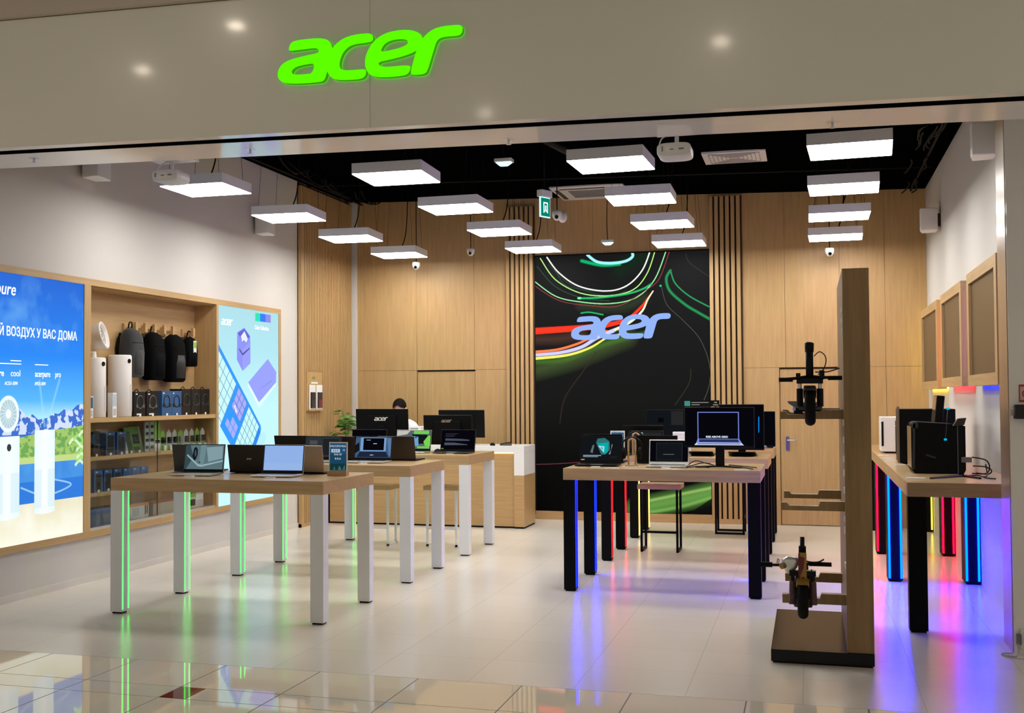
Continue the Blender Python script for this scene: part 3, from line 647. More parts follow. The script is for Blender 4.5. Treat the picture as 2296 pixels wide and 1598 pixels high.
# left row, back table
laptop(-4.39,12.0,.385,'laptop with white shapes on a black screen, back white-legged table',0,102,DGREY,BLK,[((.5,.5,.5),[(.15,.35),(.30,.35),(.30,.30),(.15,.30)]),((.55,.55,.55),[(.30,.30),(.36,.5),(.48,.5),(.50,.28),(.47,.28),(.46,.45),(.38,.45),(.34,.28)]),((.45,.5,.5),[(.66,.5),(.75,.62),(.88,.60),(.90,.4),(.86,.4),(.85,.55),(.76,.56),(.70,.46)])],(.002,.002,.003),1.0,h=.225)
laptop(-3.90,12.0,.38,'laptop with a green, blue and black picture on the back white-legged table',0,102,SIL,SIL,[((.55,.55,.5),[(0,1),(.4,1),(.3,.8),(0,.7)]),((.16,.62,.08),(.50,.82,.95,1)),((.01,.012,.015),[(.40,.25),(.95,.3),(.90,.78),(.45,.80)]),((.18,.65,.08),[(.85,.15),(1,.15),(1,.72),(.93,.72),(.80,.40)]),((.18,.60,.08),(.62,.02,.98,.14)),((.16,.36,.62),[(.42,.12),(.66,.16),(.64,.66),(.44,.72)]),((.01,.01,.02),(.54,.60,.60,.66))],(.10,.13,.15),1.0,h=.22)
laptop(-3.425,12.0,.37,'black laptop with lines of dim text at the right of the back white-legged table',-2,103,DGREY,DGREY,[((.05,.055,.07),(.12,.80,.5,.82)),((.05,.055,.07),(.12,.73,.42,.75)),((.05,.055,.07),(.12,.66,.38,.68)),((.07,.08,.12),[(.12,.56),(.60,.54),(.85,.50),(.85,.44),(.12,.44)]),((.07,.08,.12),[(.10,.34),(.40,.34),(.80,.25),(.80,.22),(.10,.20)]),((.4,.45,.05),(.01,.01,.08,.04))],(.003,.003,.004),1.0,h=.228)
# right row
laptop(-1.66,10.14,.345,'black laptop showing a turquoise graphic at the left end of the blue-lit table',0,102,BLK,BLK,[((.012,.013,.014),(0,0,1,1)),((.03,.16,.17),[(.38,.75),(.42,.92),(.60,.95),(.72,.80),(.74,.45),(.62,.25),(.52,.25)]),((.0,.42,.38),[(.42,.72),(.70,.76),(.68,.36),(.60,.28)]),((.35,.66,.85),[(.43,.62),(.60,.60),(.585,.32)]),((.0,.30,.45),[(.50,.55),(.55,.55),(.55,.45)]),((.12,.16,.17),[(.24,.35),(.30,.65),(.34,.65),(.30,.30)]),((.30,.35,.36),[(.74,.25),(.80,.65),(.78,.70),(.77,.45),(.71,.28)]),((.30,.38,.50),(.06,.19,.52,.225)),((.25,.32,.45),(.06,.14,.44,.17)),((.04,.05,.06),(.74,.14,.92,.15)),((.55,.50,.05),(.01,.015,.10,.05))],(.012,.013,.014),1.0,h=.232)
laptop(-1.095,10.10,.32,'silver framed laptop with a black screen beside the headphones on the blue-lit table',0,103,SIL,SIL,[((.018,.022,.026),(.16,.05,.86,.90)),((.008,.010,.012),(.18,.08,.84,.87)),((.16,.16,.16),(.35,.33,.64,.355))],(.003,.003,.003),1.0,bez=WPL,h=.205)
laptop(-1.675,10.45,.325,'black laptop lid seen from behind the turquoise-screened laptop',0,102,BLK,BLKM,back=True,h=.24,mark=None)
laptop(-1.225,10.45,.345,'black laptop lid with a silver top edge seen behind the silver framed laptop',0,102,BLKM,BLKM,back=True,h=.232)
laptop(-1.56,12.16,.40,'large black laptop lid, rearmost on the red-lit table',0,101,BLK,BLKM,back=True,h=.275)
laptop(-1.52,11.97,.335,'laptop with a dark grey screen behind the headphones, on the red-lit table',0,102,DGREY,BLK,[((.02,.02,.022),(.02,.1,.98,.95)),((.35,.6,.5),[(.36,.95),(.40,.95),(.48,.55),(.44,.55)])],(.006,.006,.007),1.0,h=.225)
for x in (-.985,-.605):
    laptop(x,11.98,.23 if x<-.8 else .25,'black %s behind the large monitor on the red-lit table'%('laptop folded far back,' if x<-.8 else 'laptop lying low and flat'),0,170,BLK,DGREY,back=True,h=.2,d=.2)
# a monitor: local origin under the stand
def monitor(x,y,w,h,zb,label,back=False,scr=None,bg=(.002,.002,.003),rz=0,mark=None,zt=TZ,base='plate',tilt=4,cat='monitors on the tables',st=1.0):
    t=thing('monitor',(x,y,zt),label,'monitor',cat,(PI if back else 0)+math.radians(rz)); z0=zb-zt
    X=Matrix.Translation((0,-.03,z0))@Matrix.Rotation(-math.radians(tilt),4,'X')
    MB(X).m(BLK).box(-w/2,0,0,w/2,.022,h).m(BLKM).box(-w*.28,.022,h*.12,w*.28,.042,h*.8).build('housing',t,bevel=.004)
    art(t,w-.014,h-.026,scr or [],bg,st,X@Matrix.Translation((-w/2+.007,-.003,.018)))
    MB().m(BLK).box(-.035,.012,.01,.035,.035,z0+h*.45).build('neck',t,bevel=.004)
    if base=='plate': MB().m(BLK).box(-.12,-.09,0,.12,.09,.012).build('foot',t,bevel=.004)
    else:
        MB().m(BLK).prism([(-.18,-.13),(-.15,-.14),(0,-.01),(.15,-.14),(.18,-.13),(.03,.06),(-.03,.06)],0,.012,'z').build('foot',t)
    if mark: logo(t,mark[0],mark[1],X@Matrix.Translation((mark[0]/2,.0455,h*mark[2]))@Matrix(((-1,0,0,0),(0,0,1,0),(0,1,0,0),(0,0,0,1))),ext=.001,join=True,name='maker_mark')
    return t
monitor(-4.335,12.28,.585,.335,1.085,'black monitor seen from behind with acer lettering, in front of the seated man',True,mark=(.155,mat('mark_bright',(.75,.72,.66),.35),.63))
monitor(-3.61,12.28,.52,.31,1.045,'black monitor seen from behind with dim gold acer lettering, right of the other rear-facing one',True,mark=(.115,mat('mark_gold',(.35,.29,.18),.35),.76))
BLUEF=(.20,.25,.75)
def ring(x0,y0,x1,y1,w,c): return [(c,(x0,y1-w,x1,y1)),(c,(x0,y0,x0+w*.6,y1)),(c,(x1-w*.6,y0,x1,y1))]
monitor(-.69,10.10,.545,.325,1.128,'large monitor on the blue-lit table showing a blue-edged laptop picture',False,
  ring(.18,.18,.79,.90,.022,BLUEF)+[((.20,.26,.70),[(.155,.04),(.84,.04),(.79,.18),(.18,.18)]),((.02,.03,.10),[(.20,.09),(.79,.09),(.775,.165),(.205,.165)]),((.65,.72,1),[(.13,.01),(.86,.01),(.82,.07),(.16,.07)]),((.03,.03,.09),[(.17,.035),(.82,.035),(.80,.055),(.18,.055)])],base='v',tilt=0)
o=[c for c in C.objects if c.name.startswith('monitor')][-1]
text('RISE ABOVE GRID',.022,emis((.75,.88,1),1.0),o,(-.105,-.036,.235),(PI/2,0,0),sx=1.0,bold=.0006)
b=MB().m(BLKG).box(-.275,-.045,.485,.005,-.035,.535).m(emis((.06,.30,.24),.9)).box(-.27,-.0465,.49,-.225,-.045,.53).m(emis((.35,.35,.35),.8)).box(-.215,-.0465,.515,-.08,-.0455,.521).box(-.215,-.0465,.497,-.15,-.0455,.503).box(-.035,-.0465,.513,-.015,-.0455,.523).box(-.045,-.0465,.495,-.005,-.0455,.502).build('label_strip',o,label='black strip with a green picture clipped to the top edge')
monitor(-.625,12.2,.42,.44,1.02,'big black monitor standing behind the blue-edged screen on the red-lit table',False,[((.0,.25,.75),[(.885,.35),(.905,.38),(.91,.72),(.895,.74),(.885,.70)])],tilt=2)
monitor(-1.535,13.9,.43,.30,1.09,'dim dark monitor farthest back, before the video wall',False,[((.012,.012,.012),(.0,.0,1,1)),((.004,.004,.004),(.3,.5,.45,.7)),((.02,.02,.02),(.65,.4,.97,.97))],(.008,.008,.008),tilt=2,base='v')
monitor(-.50,13.9,.29,.385,.985,'tall black monitor at the right end of the yellow-lit table',False,[],tilt=0)
bpy.data.objects
# ------------------------------------------------------------------ price stands
def price_stand(x,y,label,rz=0,w=.145,h=.215):
    t=thing('price_stand',(x,y,TZ),label,'sign stand','tablet-like price stands',math.radians(rz))
    MB().m(WX).box(-w/2-.003,-.03,0,w/2+.003,.03,.035).build('wooden_base',t,bevel=.001)
    X=Matrix.Translation((0,0,.03))@Matrix.Rotation(-.05,4,'X')
    MB(X).m(WPL).box(-w/2,-.004,0,w/2,.004,h).build('frame',t,bevel=.002)
    art(t,w-.018,h-.018,[((.006,.035,.045),(0,0,1,.25)),((.01,.055,.11),(0,.25,1,.6)),((.45,.5,.55),(.08,.66,.62,.79)),((.03,.06,.1),(.33,.68,.36,.77)),((.02,.02,.03),(.2,.70,.24,.76)),((.02,.02,.03),(.45,.70,.49,.76)),((.05,.12,.08),[(.2,.02),(.3,.15),(.35,.02)]),((.06,.14,.1),[(.5,.02),(.6,.18),(.75,.02)]),((.05,.15,.12),[(.8,.02),(.92,.22),(.95,.02)])],(.012,.07,.16),1.0,X@Matrix.Translation((-w/2+.009,-.006,.009)),name='card')
    WH=emis((.75,.82,.9),.8)
    for s_,z,sz in (('РАССРОЧКА',.178,.020),('0-0-10',.118,.022),('0-0-6',.087,.022)):
        text(s_,sz,WH,t,tuple(X@Vector((0,-.0085,z))),(PI/2-.05,0,0),'CENTER')
    text('12',.02,WH,t,tuple(X@Vector((.045,-.0085,.150))),(PI/2-.05,0,0),'CENTER')
    return t
price_stand(-3.293,8.36,'blue price card in a white frame on a wooden block, front white-legged table')
price_stand(-1.80,12.05,'small white-framed blue price card peeking over the laptops on the red-lit table',0,.14,.20)
# ------------------------------------------------------------------ headphones on wooden stands
def headphones(x,y,label,r=.082,rz=0):
    t=thing('headphone_stand',(x,y,TZ),'wooden loop stand '+label,'stand','headphone stands',math.radians(rz))
    MB().m(WX).box(-.05,-.045,0,.05,.045,.012).build('base',t,bevel=.002)
    MB().m(WX).tube([(-.028,0,.012),(-.028,0,.19),(-.018,0,.215),(0,0,.224),(.018,0,.215),(.028,0,.19),(.028,0,.012)],.008,8).build('loop',t)
    h=thing('headphones',(x,y,TZ),'black over-ear headphones hung on the wooden stand '+label,'headphones','headphones on stands',math.radians(rz))
    pts=[(r*math.cos(a_),0,.155+r*math.sin(a_)) for a_ in [math.radians(v) for v in range(-25,206,15)]]
    MB().m(BLK).tube(pts,.006,8).build('headband',h)
    for s_ in(-1,1):
        MB().m(BLKM).loft([(0,0,0,.038,.046,2),(.012,0,0,.042,.05,2),(.026,0,0,.03,.036,2)],24,True,Matrix.Translation((s_*(r-.006),0,.105))@Matrix.Rotation(-s_*PI/2,4,'Y')@Matrix.Rotation(PI/2,4,'Z')).build('ear_cup',h)
headphones(-1.385,10.05,'between the two laptops of the blue-lit table')
headphones(-1.56,11.59,'on the red-lit table behind')
# ------------------------------------------------------------------ reception counter
ct=thing('reception_counter',(-4.43,14.0,0),'oak reception counter with a white folded worktop at the back left','counter')
cx0,cx1,cy0,cy1=-1.235,1.245,0,.60
MB().m(WX).box(cx0,.03,.02,cx1-.12,.05,.88).box(cx0,.03,.02,cx0+.03,cy1,.88).box(cx1-.12,0,.02,cx1,cy1,.62).m(BLKM).box(cx0+.01,.04,0,cx1-.13,cy1-.05,.02).box(cx1-.115,.01,0,cx1-.005,cy1-.01,.02).build('body',ct)
CT=mat('white_solid_surface',(.80,.79,.76),.25)
MB().m(CT).box(cx0,0,.885,cx1,cy1,.962).box(cx1-.12,0,.62,cx1,cy1,.885).build('worktop',ct,bevel=.002)
MB().m(emis((1,.72,.22),4.5,'warm_led')).box(cx0+.05,.014,.875,cx1-.13,.026,.885).build('led_strip',ct)
monitor(-4.02,14.28,.575,.335,1.05,'black monitor seen from behind standing on the reception counter',True,zt=.962,mark=None)
pr=thing('receipt_printer',(-4.58,14.22,.962),'white box-shaped printer on the counter beside the seated man','printer')
MB().m(WPL).box(-.085,-.07,0,.085,.07,.225).build('case',pr,bevel=.008); MB().m(GREY).box(-.05,-.072,.19,.05,-.07,.20).build('paper_slot',pr)
def mouse(x,y,z,label,m,rz=0):
    t=MB().m(m).loft([(0,0,0,.030,.052,2.4),(.012,0,0,.031,.054,2.4),(.024,0,.004,.024,.042,2.2),(.032,0,.008,.011,.02,2)],20).build('computer_mouse'); t.location=(x,y,z); t.rotation_euler=(0,0,rz)
    return tag(t,label,'mouse')
mouse(-3.69,12.18,TZ,'black computer mouse left of the text-screened laptop',BLK)
mouse(-3.60,14.15,.962,'dark computer mouse on the white counter top',BLKM,.4); mouse(-.47,13.75,TZ,'grey mouse at the right end of the yellow-lit table',GREY)
st=thing('stapler',(-3.45,14.2,.962),'small dark stapler lying on the white counter top','stapler')
MB().m(BLKM).box(-.07,-.015,0,.07,.015,.012).build('base',st); MB().m(BLKM).prism([(-.07,.014),(.07,.022),(.06,.040),(-.06,.026)],-.014,.014).build('arm',st)
# potted plant on the counter
pl=thing('potted_plant',(-5.50,14.25,.962),'green leafy plant in a white pot at the left end of the counter','plant')
MB().m(WPL).loft([(0,0,0,.05,.05,2),(.09,0,0,.065,.065,2),(.092,0,0,.058,.058,2),(.08,0,0,.055,.055,2)],24).build('pot',pl)
lf=mat('leaf_green',(.07,.22,.03),.45,vary=.4,vs=20); stm=mat('stem_green',(.10,.16,.05),.6)
sm_=MB().m(stm); lv=MB().m(lf); rnd=random.Random(3)
def leaf(mb,c,d,up,s):
    d=d.normalized(); n_=d.cross(up).normalized(); n2=n_.cross(d)
    pts=[(0,0),(-.25,.35),(-.62,.30),(-.35,.62),(-.45,1.0),(-.1,.85),(0,1.25),(.1,.85),(.45,1.0),(.35,.62),(.62,.30),(.25,.35)]
    vs=[c+d*(v*s)+n_*(u*s)+n2*(-.25*s*abs(u)-.12*s*v*v) for u,v in pts]+[c+d*.55*s+n2*.08*s]
    mb.add(vs,[(i,(i+1)%12,12) for i in range(12)],True)
for i in range(4):
    bx=rnd.uniform(-.02,.02); by=rnd.uniform(-.02,.02); top=Vector((bx*1.6-.03*i+.04,by*3,.30+.045*i)); base=Vector((bx,by,.08))
    sm_.tube([base,(base+top)/2+Vector((.01,.01,0)),top],.004,6)
    for k_ in range(17):
        f_=rnd.uniform(.25,1.0); c=base.lerp(top,f_); a_=rnd.uniform(0,2*PI); d=Vector((math.cos(a_),math.sin(a_),rnd.uniform(-.1,.5)))
        e=c+d.normalized()*rnd.uniform(.03,.07); sm_.tube([c,e],.0018,5); leaf(lv,e,Vector((d.x,d.y,rnd.uniform(-.5,.1))),Vector((0,0,1)),rnd.uniform(.055,.085))
for k_ in range(7):
    c=Vector((-.02,0,.12)); d=Vector((-1,rnd.uniform(-.6,.3),rnd.uniform(-.1,.35))); e=c+d*rnd.uniform(.07,.13); sm_.tube([c,e],.0018,5); leaf(lv,e,Vector((d.x,d.y,-.5)),Vector((0,0,1)),.06)
sm_.build('stems',pl); lv.build('foliage',pl)
# ------------------------------------------------------------------ person behind the counter
pe=thing('person',(-4.98,14.88,0),'seated person with short dark hair and a white shirt behind the counter, head bowed','person')
def skin(name,parent,vs,es,rs,m,sub=2,root=0):
    me=bpy.data.meshes.new(name); bm=bmesh.new(); sl=bm.verts.layers.skin.verify(); V=[]
    for i,(p,r) in enumerate(zip(vs,rs)):
        v=bm.verts.new(p); rr=r if isinstance(r,tuple) else (r,r); v[sl].radius=rr; v[sl].use_root=(i==root); V.append(v)
    for a_,b_ in es: bm.edges.new((V[a_],V[b_]))
    bm.to_mesh(me); bm.free(); me.materials.append(m); o=bpy.data.objects.new(name,me); C.objects.link(o); o.parent=parent
    k_=o.modifiers.new('skin','SKIN'); k_.use_smooth_shade=True; s_=o.modifiers.new('sub','SUBSURF'); s_.levels=sub; s_.render_levels=sub; return o
SK=mat('skin_tone',(.62,.36,.26),.5)
B=[(0,0,.56),(0,-.02,.72),(0,-.03,.90),(0,-.05,1.08),(0,-.07,1.20),(0,-.08,1.27),(0,-.105,1.34),(0,-.115,1.42),(0,-.10,1.475), #0-8 spine..head
 (-.10,-.05,1.19),(-.18,-.05,1.17),(-.23,-.12,.98),(-.19,-.34,.985),(-.17,-.42,.985), # left arm 9-13
 (.10,-.05,1.19),(.18,-.05,1.17),(.23,-.12,.98),(.19,-.34,.985),(.17,-.42,.985),     # right arm 14-18
 (-.09,-.03,.54),(-.11,-.42,.54),(-.11,-.44,.10),(-.11,-.54,.04),(.09,-.03,.54),(.11,-.42,.54),(.11,-.44,.10),(.11,-.54,.04)]
Ed=[(0,1),(1,2),(2,3),(3,4),(4,5),(5,6),(6,7),(7,8),(4,9),(9,10),(10,11),(11,12),(12,13),(4,14),(14,15),(15,16),(16,17),(17,18),(0,19),(19,20),(20,21),(21,22),(0,23),(23,24),(24,25),(25,26)]
Rd=[.13,.12,.125,.13,.09,.052,.062,.082,.062, .07,.055,.042,.03,.027,.07,.055,.042,.03,.027, .09,.065,.045,.035,.09,.065,.045,.035]
skin('body',pe,B,Ed,Rd,SK)
skin('shirt',pe,[B[i] for i in (0,1,2,3,4,9,10,11,12,14,15,16,17)]+[(0,-.06,1.235)],[(0,1),(1,2),(2,3),(3,4),(4,5),(5,6),(6,7),(7,8),(4,9),(9,10),(10,11),(11,12),(4,13)],[.145,.14,.145,.15,.12,.09,.075,.062,.05,.09,.075,.062,.05,.07],mat('white_shirt',(.80,.79,.80),.8,sheen=.3))
skin('trousers',pe,[B[i] for i in (0,19,20,21,23,24,25)],[(0,1),(1,2),(2,3),(0,4),(4,5),(5,6)],[.15,.11,.085,.06,.11,.085,.06],mat('dark_trousers',(.02,.02,.03),.8))
for s_ in(-1,1):
    for k_ in range(5):
        bx=s_*.17+(k_-2)*.016*(1 if s_>0 else -1); ln=[.045,.075,.082,.076,.058][k_]; by=-.44
        if k_==0: pts=[(bx-s_*.006,-.42,.985),(bx-s_*.028,-.445,.982),(bx-s_*.032,-.475,.975)]
        else: pts=[(bx,by,.99),(bx,by-ln*.5,.995),(bx,by-ln,.975)]
        skin('finger',pe,pts,[(0,1),(1,2)],[.009,.0085,.007],SK,1)
HR=mat('dark_brown_hair',(.008,.005,.004),.85,spec=.2)
X=Matrix.Translation((0,-.098,1.425))@Matrix.Rotation(.30,4,'X')
hv=[];nu,nv=28,14
for j in range(nv+1):
    for i in range(nu):
        th=2*PI*i/nu; front=max(0,-math.sin(th)); lim=(1.95-.72*front**1.2+.10*math.sin(5*th)*front); ph=lim*j/nv; rr=.097
        hv.append(X@Vector((rr*.90*math.sin(ph)*math.cos(th),rr*1.08*math.sin(ph)*math.sin(th),rr*1.06*math.cos(ph))))
MB().m(HR).add(hv,[(j*nu+i,j*nu+(i+1)%nu,(j+1)*nu+(i+1)%nu,(j+1)*nu+i) for j in range(nv) for i in range(nu)],True).build('hair',pe)
for s_ in(-1,1):
    MB().m(SK).loft([(-.012,0,0,.006,.012,2),(0,0,0,.009,.018,2),(.014,0,0,.007,.020,2),(.026,0,0,.004,.012,2)],12,True,Matrix.Translation((s_*.086,-.10,1.385))).build('ear',pe)
    MB().m(BLKG).cyl((s_*.03,-.198,1.380),(s_*.03,-.19,1.382),.009,n=12).build('eye',pe)
MB().m(SK).loft([(-.02,0,-.01,.013,.014,2),(.0,0,-.004,.010,.012,2),(.025,0,.004,.006,.008,2)],12,True,Matrix.Translation((0,-.197,1.360))).build('nose',pe)
MB().m(mat('lips',(.4,.15,.12),.5)).box(-.022,-.186,1.325,.022,-.180,1.330).build('mouth',pe)
sc=thing('office_stool',(-4.98,14.90,0),'office stool hidden under the seated person','stool')
MB().m(BLKM).cyl((0,0,.36),(0,0,.42),.17,n=24).build('seat',sc); MB().m(SIL).cyl((0,0,.03),(0,0,.36),.025).build('column',sc); MB().m(BLKM).cyl((0,0,0),(0,0,.03),.18,n=24).build('base',sc)
# ------------------------------------------------------------------ stools
def stool(x,y,w,d,h,label,fm,sm,rz=0,th=.045):
    t=thing('stool',(x,y,0),label,'stool','stools at the tables',math.radians(rz)); r=.011
    MB().m(sm).box(-w/2,-d/2,h-th,w/2,d/2,h).build('seat',t,bevel=.002)
    for s_ in(-1,1):
        a_=s_*(w/2-.035); f_=MB().m(fm)
        f_.box(a_-r,-d/2+.02,.0,a_+r,-d/2+.02+2*r,h-th).box(a_-r,d/2-.02-2*r,0,a_+r,d/2-.02,h-th).box(a_-r,-d/2+.02,0,a_+r,d/2-.02,2*r)
        f_.build('side_frame',t)
    MB().m(fm).box(-w/2+.035,-d/2+.022,h*.28,w/2-.035,-d/2+.044,h*.28+.022).build('footrest',t)
    return t
PKW=wood('oak_seat_red_light_tint',(.50,.33,.22),(.40,.25,.15),'x',.4)  # pink of the red strip light is mixed into the seat colour
stool(-4.345,12.17,.38,.32,.625,'oak stool on a pale metal frame, left one under the back white-legged table',WLEG,WX)
stool(-3.635,12.27,.38,.32,.625,'oak stool on a pale metal frame, right one under the back white-legged table',WLEG,WX)
stool(-1.43,12.45,.42,.40,.665,'oak seat on a black metal frame behind the red-lit table',BLEG,PKW)
stool(-.86,14.22,.42,.36,.62,'black framed stool under the yellow-lit table',BLEG,PKW,90)
# ------------------------------------------------------------------ scooter rack
rk=thing('scooter_rack',(-.23,7.41,0),'tall oak scooter rack on a dark plinth at the right of the entrance','rack')
MB().m(mat('dark_brown_plinth_top',(.012,.009,.007),.2,spec=.07)).box(0,0,.012,.565,1.39,.078).m(BLKM).box(.01,.01,0,.555,1.38,.012).m(BLKG).box(0,-.001,.01,.565,0,.077).build('plinth',rk,bevel=.002)
MB().m(wood('oak_rack_grain',(.33,.205,.085),(.24,.145,.055),'z',.45)).box(.42,.012,.078,.565,1.38,2.275).build('upright',rk,bevel=.002)
for z in (.330,.872,1.407):
    for y in (.14,1.02):
        h_=.045+(.005 if z<.5 else 0)
        MB().m(_m['oak_rack_grain']).prism([(.065,z),(.42,z),(.42,z+h_+.01),(.285,z+h_+.01),(.275,z+h_-.018),(.11,z+h_-.018),(.095,z+h_),(.065,z+h_)],y-.03,y+.03).build('bracket',rk)
for z in (.55,.75,.82,.98,1.08,1.16,1.27,1.37,1.9,1.96,2.02):
    MB().m(TAG).box(.414,.02,z,.42,.10,z+.035).build('price_card',rk)
def scooter(x,y,zw,label,style):
    t=thing('electric_scooter',(x,y,zw-.11),label,'scooter','scooters on the rack'); R=.11
    def wheel(yy,nm,r=.105,sx=1.0):
        w=MB().m(BLKM).torus((0,yy,R),r-.030,.030,'x',36,14).m(GREY).cyl((-.02,yy,R),(.02,yy,R),.048,n=24).m(DGREY)
        for i in range(6):
            a_=i*PI/3; w.cyl((0,yy+.04*math.cos(a_),R+.04*math.sin(a_)),(0,yy+.082*math.cos(a_),R+.082*math.sin(a_)),.007,n=8)
        return w.build(nm,t)
    wheel(0,'front_wheel'); wheel(.86,'rear_wheel')
    top=.475 if style=='hi' else .46
    dk=MB().m(BLKM if style=='hi' else mat('camouflage_red',(.12,.012,.02),.4)).loft([(0,0,0,.045,.02,3),(.05,0,-.01,.068,.028,4),(.5,0,-.01,.068,.028,4),(.56,0,0,.04,.02,3)],20,True,Matrix.Translation((0,.17,.10))@Matrix.Rotation(-PI/2,4,'X')); dk.build('deck',t)
    MB().m(BLK).prism([(.12,.15),(.20,.10),(.20,.075),(.10,.10)],-.03,.03,'x').prism([(.70,.075),(.86,.14),(.86,.125),(.70,.06)],-.02,.02,'x').build('frame_neck',t)
    st_=MB().m(BLK)
    if style=='hi':
        st_.tube([(0,.03,.25),(0,.045,top)],.021,14); st_.loft([(0,0,0,.024,.024,2),(.05,0,0,.026,.026,2),(.058,0,0,.014,.014,2)],16,True,Matrix.Translation((0,.045,top-.05)))
    else:
        st_.tube([(0,.03,.38),(0,.05,top)],.013,12); st_.box(-.02,.03,.36,.02,.07,.41)
    st_.build('stem',t)
    fk=MB().m(BLK); zc=.245; SV=SIL if style=='hi' else BLK; CV=BLK if style=='hi' else mat('camouflage_panel',(.07,.03,.035),.4,vary=.6,vs=40)
    for s_ in(-1,1):
        fk.m(CV).cyl((s_*.055,0,.085 if style=='lo' else .115),(s_*.055,.012,.215),.018 if style=='hi' else .022,.018,n=14).m(SV).cyl((s_*.055,.012,.215),(s_*.055,.018,zc),.011,n=12).m(DGREY).cyl((s_*.030,0,R),(s_*.064,0,R),.012,n=10)
    fk.m(BLK).box(-.072,.0,zc,.072,.05,zc+.03); fk.build('fork',t)
    fd=MB().m(DGREY if style=='hi' else mat('yellow_fender',(.26,.14,.012),.35)); pr_=[]
    for i in range(9):
        a_=math.radians(28+i*15); pr_.append((R+.016)*math.cos(a_))
    vs=[];N=9
    for i in range(N):
        a_=math.radians(52+i*12); yy=-(R+.014)*math.cos(a_); zz=R+(R+.014)*math.sin(a_)
        for u in (-.036,-.03,.03,.036): vs.append((u,yy,zz-(.016 if abs(u)>.033 else 0)))
    fd.add(vs,[(i*4+k_,i*4+k_+1,(i+1)*4+k_+1,(i+1)*4+k_) for i in range(N-1) for k_ in range(3)],True); o_=fd.build('fender',t); sd=o_.modifiers.new('solid','SOLIDIFY'); sd.thickness=.003
    if style=='hi':
        hb=MB().m(BLK).tube([(-.165,.03,.270),(-.08,.03,.275),(0,.035,.285),(.08,.03,.28),(.172,.03,.278)],.009,10); hb.build('handlebar',t)
        for s_ in(-1,1): MB().m(BLKM).cyl((s_*.095+.003,.03,.272+.004*s_),(s_*.172+.003,.03,.272+.004*s_),.0125,n=14).build('grip',t)
        MB().m(BLK).tube([(.025,.02,.40),(.055,.01,.425),(.085,.0,.40),(.088,.0,.36),(.07,.01,.32),(.045,.02,.295)],.003,6).tube([(.03,.02,.31),(.09,.01,.31),(.125,-.01,.318),(.160,-.03,.33)],.0035,6).build('brake_cable',t)
        MB().m(BLK).box(-.075,.0,.268,-.05,.04,.305).build('lever_mount',t); MB().m(BLK).box(.052,.0,.268,.08,.04,.32).build('lever_mount',t)
        pd=MB().m(GREY).prism([(-.125,.145),(-.06,.145),(-.05,.10),(-.09,.112),(-.12,.132)],.10,.20); pd.m(BLK).box(-.09,.12,.07,-.04,.18,.12); pd.m(emis((.10,.14,.30),.8)).box(-.095,.118,.09,-.08,.12,.112); pd.build('foot_peg',t)
    else:
        yl=mat('yellow_red_stem',(.33,.18,.02),.35); rd=mat('camouflage_red',(.12,.012,.02),.4)
        MB().m(yl).box(-.012,-.012,.20,.022,.05,.375).m(rd).prism([(-.024,.20),(-.012,.20),(-.012,.375),(-.022,.375)],-.012,.05).prism([(-.012,.25),(.005,.29),(.012,.35),(-.012,.36)],-.0135,-.012).prism([(-.010,.20),(.018,.215),(.008,.245),(-.008,.24)],-.0135,-.012).build('painted_stem',t)
        hb=MB().m(BLK).tube([(-.225,.03,.300),(-.10,.03,.300),(0,.035,.31),(.155,.03,.312)],.008,10); hb.build('handlebar',t)
        MB().m(BLKM).cyl((.035,.03,.312),(.157,.03,.312),.0125,n=14).build('grip',t); MB().m(BLKM).cyl((-.232,.03,.300),(-.165,.03,.300),.015,n=14).build('grip',t)
        MB().m(SIL).loft([(-.05,0,0,.012,.014,2),(-.03,-.006,0,.035,.028,2.2),(0,-.012,0,.048,.034,2.2),(.03,-.004,0,.038,.028,2.2),(.05,.02,0,.02,.016,2)],20,True,Matrix.Translation((-.062,.03,.305))@Matrix.Rotation(.5,4,'Y')).build('headlamp_shell',t,label='silver rounded lamp shell')
        MB().m(mat('amber_lens',(.25,.14,.02),.3)).cyl((-.115,-.005,.298),(-.10,.01,.302),.018,n=16).build('lens',t)
        MB().m(BLK).tube([(.0,.02,.335),(.04,.01,.325),(.085,0,.328),(.115,-.01,.345)],.0045,8).build('brake_lever',t)
        MB().m(BLK).tube([(-.14,.03,.305),(-.135,.02,.335),(-.128,.02,.33),(-.130,.02,.31)],.002,6).build('brake_cable',t)
        MB().m(mat('camouflage_panel',(.07,.03,.035),.4,vary=.6,vs=40)).loft([(-.03,0,.03,.05,.03,2.6),(.03,0,.03,.064,.05,2.6),(.09,0,.03,.066,.055,2.6),(.17,0,.03,.045,.04,2.4)],20,True,Matrix.Translation((0,.05,.09))).build('side_cover',t)
        MB().m(BLK).tube([(.035,.03,.23),(.045,.03,.27),(.05,.03,.28)],.004,6).build('bell',t)
    return t
scooter(.005,7.28,1.478,'black scooter with silver fork tubes on the top brackets of the oak rack','hi')
scooter(-.048,7.28,.388,'red, yellow and black scooter on the lowest brackets of the oak rack','lo')
